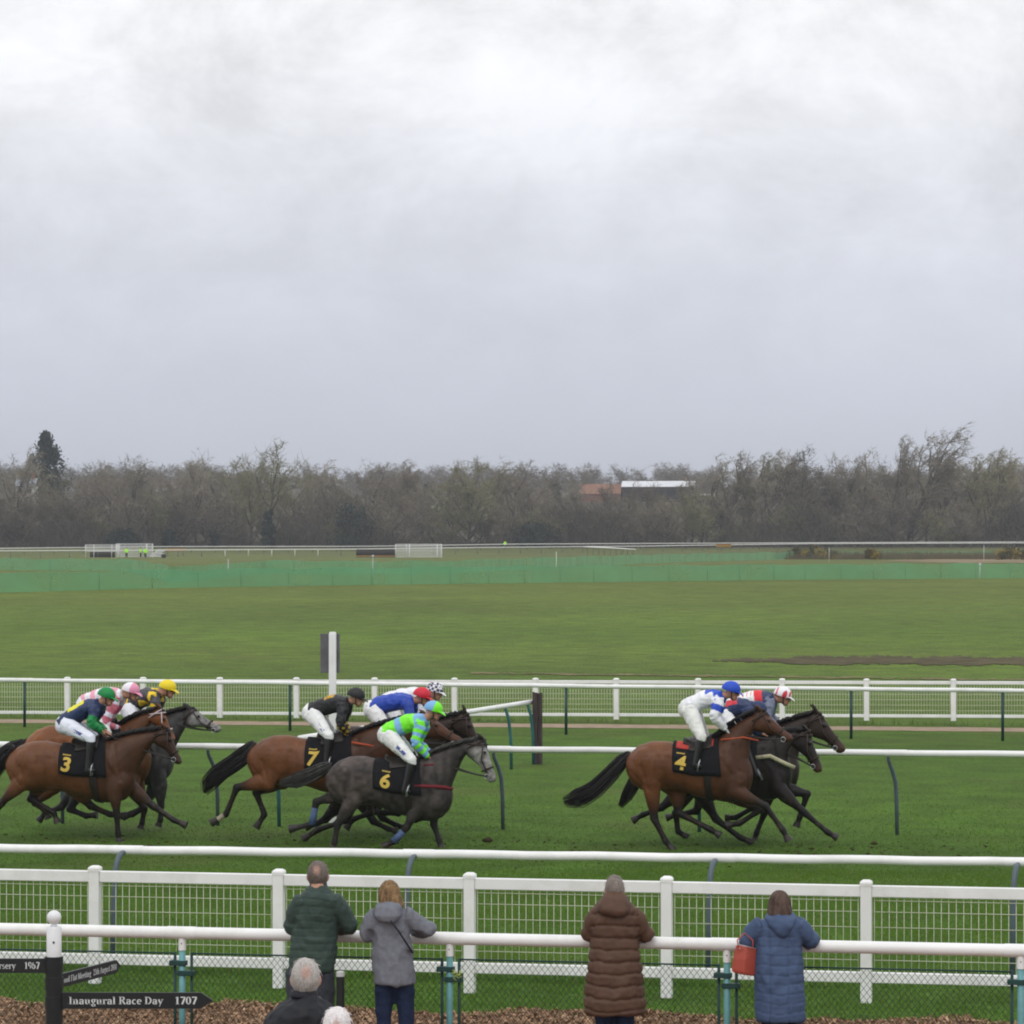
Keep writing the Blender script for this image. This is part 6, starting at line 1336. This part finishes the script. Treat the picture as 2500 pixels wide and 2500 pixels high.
def long_hair(half, ybot, part=.0, spread=1.0):
    def fn(c, hw, hh, root, P, cols):
        zb = P(1250, ybot)[2]; q = MB(); q.loft([((c[0], c[1] - .015, c[2] + hh * 1.08 * math.sin(a)), (hw * 1.12 * math.cos(a) + .001, 0, 0), (0, hw * 1.3 * math.cos(a) + .001, 0)) for a in np.linspace(1.5, 0, 7)] +
            [((c[0] + part * t, c[1] - .03 - .02 * t, c[2] + (zb - c[2]) * t), (hw * 1.12 + (half - hw * 1.12) * t ** .8, 0, 0), (0, hw * 1.28 - .02 * t, 0)) for t in (.25, .5, .75, .95)], 22)
        me = remesh(q, .011, 3); v = co(me); nn = nor(me); setco(me, v + nn * (.008 * (vnoise(v * np.array((1, 1, .18)), 55, 2) - .5) + .006 * (vnoise(v, 14, 5) - .5))[:, None]); v = co(me)
        k = ss(.3, .7, vnoise(v * np.array((1, 1, .12)), 75, 1) * .6 + .4 * vnoise(v, 12, 3))[:, None]; setcol(me, np.array(cols[0]) * (1 - k) + np.array(cols[1]) * k); link('hair', me, mat('hair_vc', (.3, .3, .3), .7, .3, .25, 90, vc=True), root)
        q = MB(); g = random.Random(5)
        for i in range(160):
            a = g.uniform(3.0, 6.4); t = g.uniform(0, .5); x_, y_ = math.cos(a), math.sin(a); w0 = hw * 1.13; p = [np.array((c[0] + part * u + x_ * (w0 + (half - w0) * max(0, u) ** .8), c[1] - .02 + y_ * hw * 1.27, c[2] + (zb - c[2]) * u + .0)) for u in (t - .1, t + .25, t + .5, min(1.08, t + .75))]
            q.tube(p, [.0015, .003, .0028, .0008], 3)
        put('hair_strands', q, mat('hair_strl_%d' % int(cols[1][0] * 1000), cols[1], .7, .25), root)
    return fn
m_green = mat('green_nylon', (.036, .060, .050), .6, .25, .1, 12); m_greyj = mat('grey_softshell', (.165, .172, .20), .75, .15, .12, 25); m_brown = mat('brown_nylon', (.092, .049, .031), .62, .25, .12, 10); m_blue = mat('blue_nylon', (.055, .088, .170), .6, .28, .1, 12)
m_jean = mat('navy_denim', (.020, .030, .065), .85, .1, .2, 30); m_jeang = mat('grey_denim', (.05, .055, .066), .85, .1, .2, 30); m_blk = mat('black_trousers', (.012, .013, .018), .85, .1, .15, 30)
spectator(29.28, 770, (776, 2137), .086, .112, [(757, 797, 2160, .07), (738, 813, 2178, .12), (724, 824, 2200, .135), (718, 822, 2240, .14), (712, 822, 2290, .142), (707, 820, 2335, .145), (704, 817, 2368, .15), (706, 815, 2374, .13)],
    [((736, 2196), (712, 2262), (752, 2270)), ((814, 2196), (853, 2258), (812, 2272))], m_green, 'man with short greying hair in a dark green quilted jacket leaning on the rail', ((726, 790, 2390), m_jeang), [(.085, .062, .05), (.20, .17, .15)], (.062, .007, 4, False), .42, collar=(777, 2178, 2152, .078), hairfn=short_hair((-.005, .055, .04)))
r2, P2 = spectator(29.22, 965, (951, 2182), .082, .11, [(930, 975, 2212, .07), (917, 992, 2226, .12), (911, 1000, 2248, .13), (911, 1003, 2290, .125), (911, 1008, 2340, .135), (911, 1016, 2385, .15), (911, 1017, 2399, .155), (914, 1014, 2404, .14)],
    [((919, 2238), (898, 2276), (930, 2280)), ((990, 2234), (1043, 2268), (1005, 2276))], m_greyj, 'woman with blonde hair in a grey hooded jacket, arms spread along the rail', ((940, 987, 2410), m_jean), [(.11, .066, .035), (.26, .16, .075)], None, .42,
    hood=[[(952, 2196, .055, .07, -.02), (949, 2212, .115, .10, -.05), (947, 2232, .128, .10, -.085), (948, 2246, .09, .07, -.10), (949, 2252, .03, .03, -.09)]], hairfn=long_hair(.105, 2212, .02), legw=.068)
q = MB(); q.tube([P2(954, 2248, -.165), P2(975, 2276, -.152), P2(997, 2310, -.135), P2(1007, 2325, -.06)], .009, 6, 1.6); put('bag_strap', q, mat('strap_black', (.015, .015, .018), .6), r2)
spectator(29.0, 1502, (1500, 2172), .078, .11, [(1466, 1532, 2200, .10), (1448, 1550, 2220, .135), (1441, 1560, 2244, .15), (1440, 1559, 2290, .155), (1436, 1563, 2340, .165), (1432, 1568, 2390, .175), (1428, 1574, 2445, .19), (1427, 1576, 2466, .19), (1432, 1571, 2474, .17)],
    [((1454, 2238), (1439, 2280), (1470, 2288)), ((1549, 2236), (1577, 2280), (1540, 2290))], m_brown, 'person with short grey hair in a long brown quilted coat with a thick hood', ((1477, 1522, 2485), m_jean), [(.12, .098, .085), (.33, .285, .255)], (.100, .021, 3.0, False), .40,
    hood=[[(1500, 2176, .07, .08, .0), (1500, 2188, .105, .115, -.03), (1498, 2204, .135, .12, -.06), (1496, 2220, .142, .12, -.085), (1496, 2230, .11, .09, -.10), (1496, 2234, .05, .05, -.10)]], hairfn=short_hair(None))
r4, P4 = spectator(28.75, 1906, (1903, 2208), .084, .112, [(1878, 1934, 2232, .08), (1860, 1950, 2246, .125), (1849, 1957, 2266, .14), (1845, 1958, 2310, .145), (1844, 1959, 2360, .155), (1844, 1962, 2420, .17), (1845, 1966, 2475, .18), (1846, 1967, 2488, .18), (1850, 1962, 2494, .16)],
    [((1858, 2258), (1824, 2296), (1868, 2306)), ((1948, 2258), (1982, 2296), (1945, 2306))], m_blue, 'person with brown hair in a long blue quilted coat, red handbag on one arm', ((1884, 1930, 2510), m_blk), [(.045, .027, .022), (.10, .065, .05)], (.077, .008, 5, False), .40,
    hood=[[(1905, 2226, .09, .08, .0), (1905, 2240, .135, .115, -.035), (1905, 2258, .115, .10, -.075), (1906, 2275, .065, .06, -.095), (1907, 2290, .015, .02, -.10)]], hairfn=long_hair(.105, 2236, .0), seam=(1876, 1922))
# red handbag hanging from the forearm
D = 28.72; fr = Frame(px(1813, D), D, 0, 0); P = fr.P; z0 = P(1813, 2382)[2]; t_ = thing('handbag', 'red-orange leather handbag hanging from the arm of the blue coat', 'bag', (px(1813, D), D, z0))
m_bag = mat('red_leather', (.37, .066, .042), .45, .35, .08, 20)
q = MB(); zz = np.array((0, 0, z0)); 
def bring(xl, yl, xr, yr, dep): a, d = P(xl, yl) - zz, P(xr, yr) - zz; return ((a + d) / 2, (d - a) / 2, (0, dep, 0))
q.loft([bring(1788, 2374, 1842, 2384, .05), bring(1785, 2366, 1844, 2378, .062), bring(1789, 2338, 1846, 2346, .058), bring(1795, 2312, 1848, 2322, .045), bring(1797, 2306, 1848, 2316, .03)], 4)
for i in range(len(q.v)):
    pass
me = remesh(q, .008, 3); link('body', me, m_bag, t_)
q = MB(); q.tube([P(1803, 2314, -.05) - zz, P(1800, 2295, -.03) - zz, P(1818, 2278, .02) - zz, P(1838, 2296, -.03) - zz, P(1838, 2318, -.05) - zz], .006, 6); put('handle', q, m_bag, t_)
q = MB(); q.tube([P(1799, 2305, -.05) - zz, P(1847, 2316, -.05) - zz], .004, 5); q.ball(P(1806, 2316, -.055) - zz, .007, n=8, m=5); put('clasp', q, m_steel, t_)

# nearer heads at the bottom edge
spectator(22.37, 742, (746, 2388), .092, .118, [(722, 768, 2428, .08), (712, 778, 2436, .12), (690, 800, 2452, .16), (662, 822, 2474, .18), (648, 832, 2496, .185), (645, 832, 2540, .18), (650, 828, 2620, .17), (650, 828, 2680, .17)],
    [((668, 2500), (640, 2590), (690, 2640)), ((812, 2490), (842, 2590), (790, 2640))], mat('black_jacket', (.014, .015, .019), .6, .25, .12, 18), 'man with thick white hair in a black jacket at the bottom edge', ((700, 780, 2700), m_blk), [(.28, .255, .24), (.52, .49, .46)], None, .30, collar=(742, 2436, 2418, .095), hairfn=short_hair((.01, .05, .045), .8), legw=.085)
spectator(21.4, 820, (823, 2507), .086, .112, [(800, 846, 2548, .07), (775, 870, 2570, .13), (760, 885, 2600, .15), (760, 885, 2680, .15), (755, 890, 2760, .16)],
    [((772, 2590), (750, 2670), (790, 2720)), ((872, 2590), (895, 2670), (850, 2720))], mat('beige_coat', (.3, .25, .2), .8), 'white-haired person whose crown only shows at the bottom edge, right of the black jacket', ((795, 850, 2800), m_blk), [(.62, .56, .56), (.82, .80, .80)], None, .3, hairfn=short_hair((.0, .03, .03), .8))

# ---------------------------------------------------------------- fingerpost with three arms
D = F / 350; X0 = px(132, D); t_ = thing('fingerpost', 'black and white fingerpost with a white ball top and three lettered arms', 'signpost', (X0, D, 0))
Z = lambda y: CH - (y - HY) / 350
m_sign = mat('sign_black', (.014, .015, .016), .45, .35, .12, 12); m_let = mat('sign_letters', (.66, .68, .68), .6)
q = MB(); q.tube([(0, 0, -.03), (0, 0, .6), (0, 0, Z(2335))], .060, 20); put('shaft', q, m_sign, t_, sharp=50)
q = MB(); q.tube([(0, 0, Z(2336)), (0, 0, Z(2266)), (0, 0, Z(2262))], [.0525, .0525, .046], 20); w_ = put('white_top', q, mat('white_gloss', (.74, .745, .76), .3, .45, .06, 9), t_, sharp=50)
q = MB(); q.tube([(0, 0, Z(2262)), (0, 0, Z(2258)), (0, 0, Z(2254))], [.03, .02, .026], 12); q.ball((0, 0, Z(2240)), .0505, n=24, m=16); put('finial', q, mat('white_gloss', (.74, .745, .76)), t_)
for yy, yb in ((2352, 0), (2401, .01), (2448, 0)):
    q = MB(); q.tube([(0, 0, Z(yy + 16)), (0, 0, Z(yy - 16))], .0645, 20); put('band', q, m_sign, t_, sharp=50)
q = MB(); q.ball((.004, -.053, Z(2299)), .008, .004, .009, n=8, m=6); put('bolt', q, m_black, t_)
def arm(yc, h, L, ang, point, segs, flip=False, x_start=.05):
    """board whose near face carries the words; ang turns it about the post"""
    ca, sa = math.cos(ang), math.sin(ang); zc = Z(yc)
    if flip: W = lambda x, y, d: (-(x) * ca + d * 0, -x * sa + d, zc + y)
    W = (lambda x, y, d: (x * ca - d * sa, x * sa + d * ca, zc + y))
    poly = [(x_start, -h / 2), (L - point, -h / 2), (L, 0), (L - point, h / 2), (x_start, h / 2)] if not flip else [(-x_start, h / 2), (-L + point, h / 2), (-L, 0), (-L + point, -h / 2), (-x_start, -h / 2)]
    yo = -.012; q = MB(); q.prism(poly, W, yo - .011, yo + .011); a = put('arm', q, m_sign, t_, False)
    for txt, x0, wdt, hgt, dy_ in segs:
        quads, tw = text_quads(txt, hgt, wdt); q = MB()
        for qd in quads: q.add([W(x0 + x, y - hgt * .36 + dy_, yo - .0135) for x, y in qd], [(0, 1, 2, 3)])
        o = put('lettering', q, m_let, a, False)
arm(2442, .112, 1.112, 0.0, .085, [('Inaugural Race Day', .105, .66, .053, -.006), ('1707', .845, .155, .053, -.006)])
arm(2397, .095, 1.0, math.atan2(.95, .343), .07, [('ood Flat Meeting', .10, .42, .043, -.004), ('25th August 2014', .555, .37, .043, -.004)])
arm(2357, .10, 1.112, 0.0, .085, [('nursery', -.444, .181, .046, -.004), ('1967', -.203, .106, .048, -.004)], True)
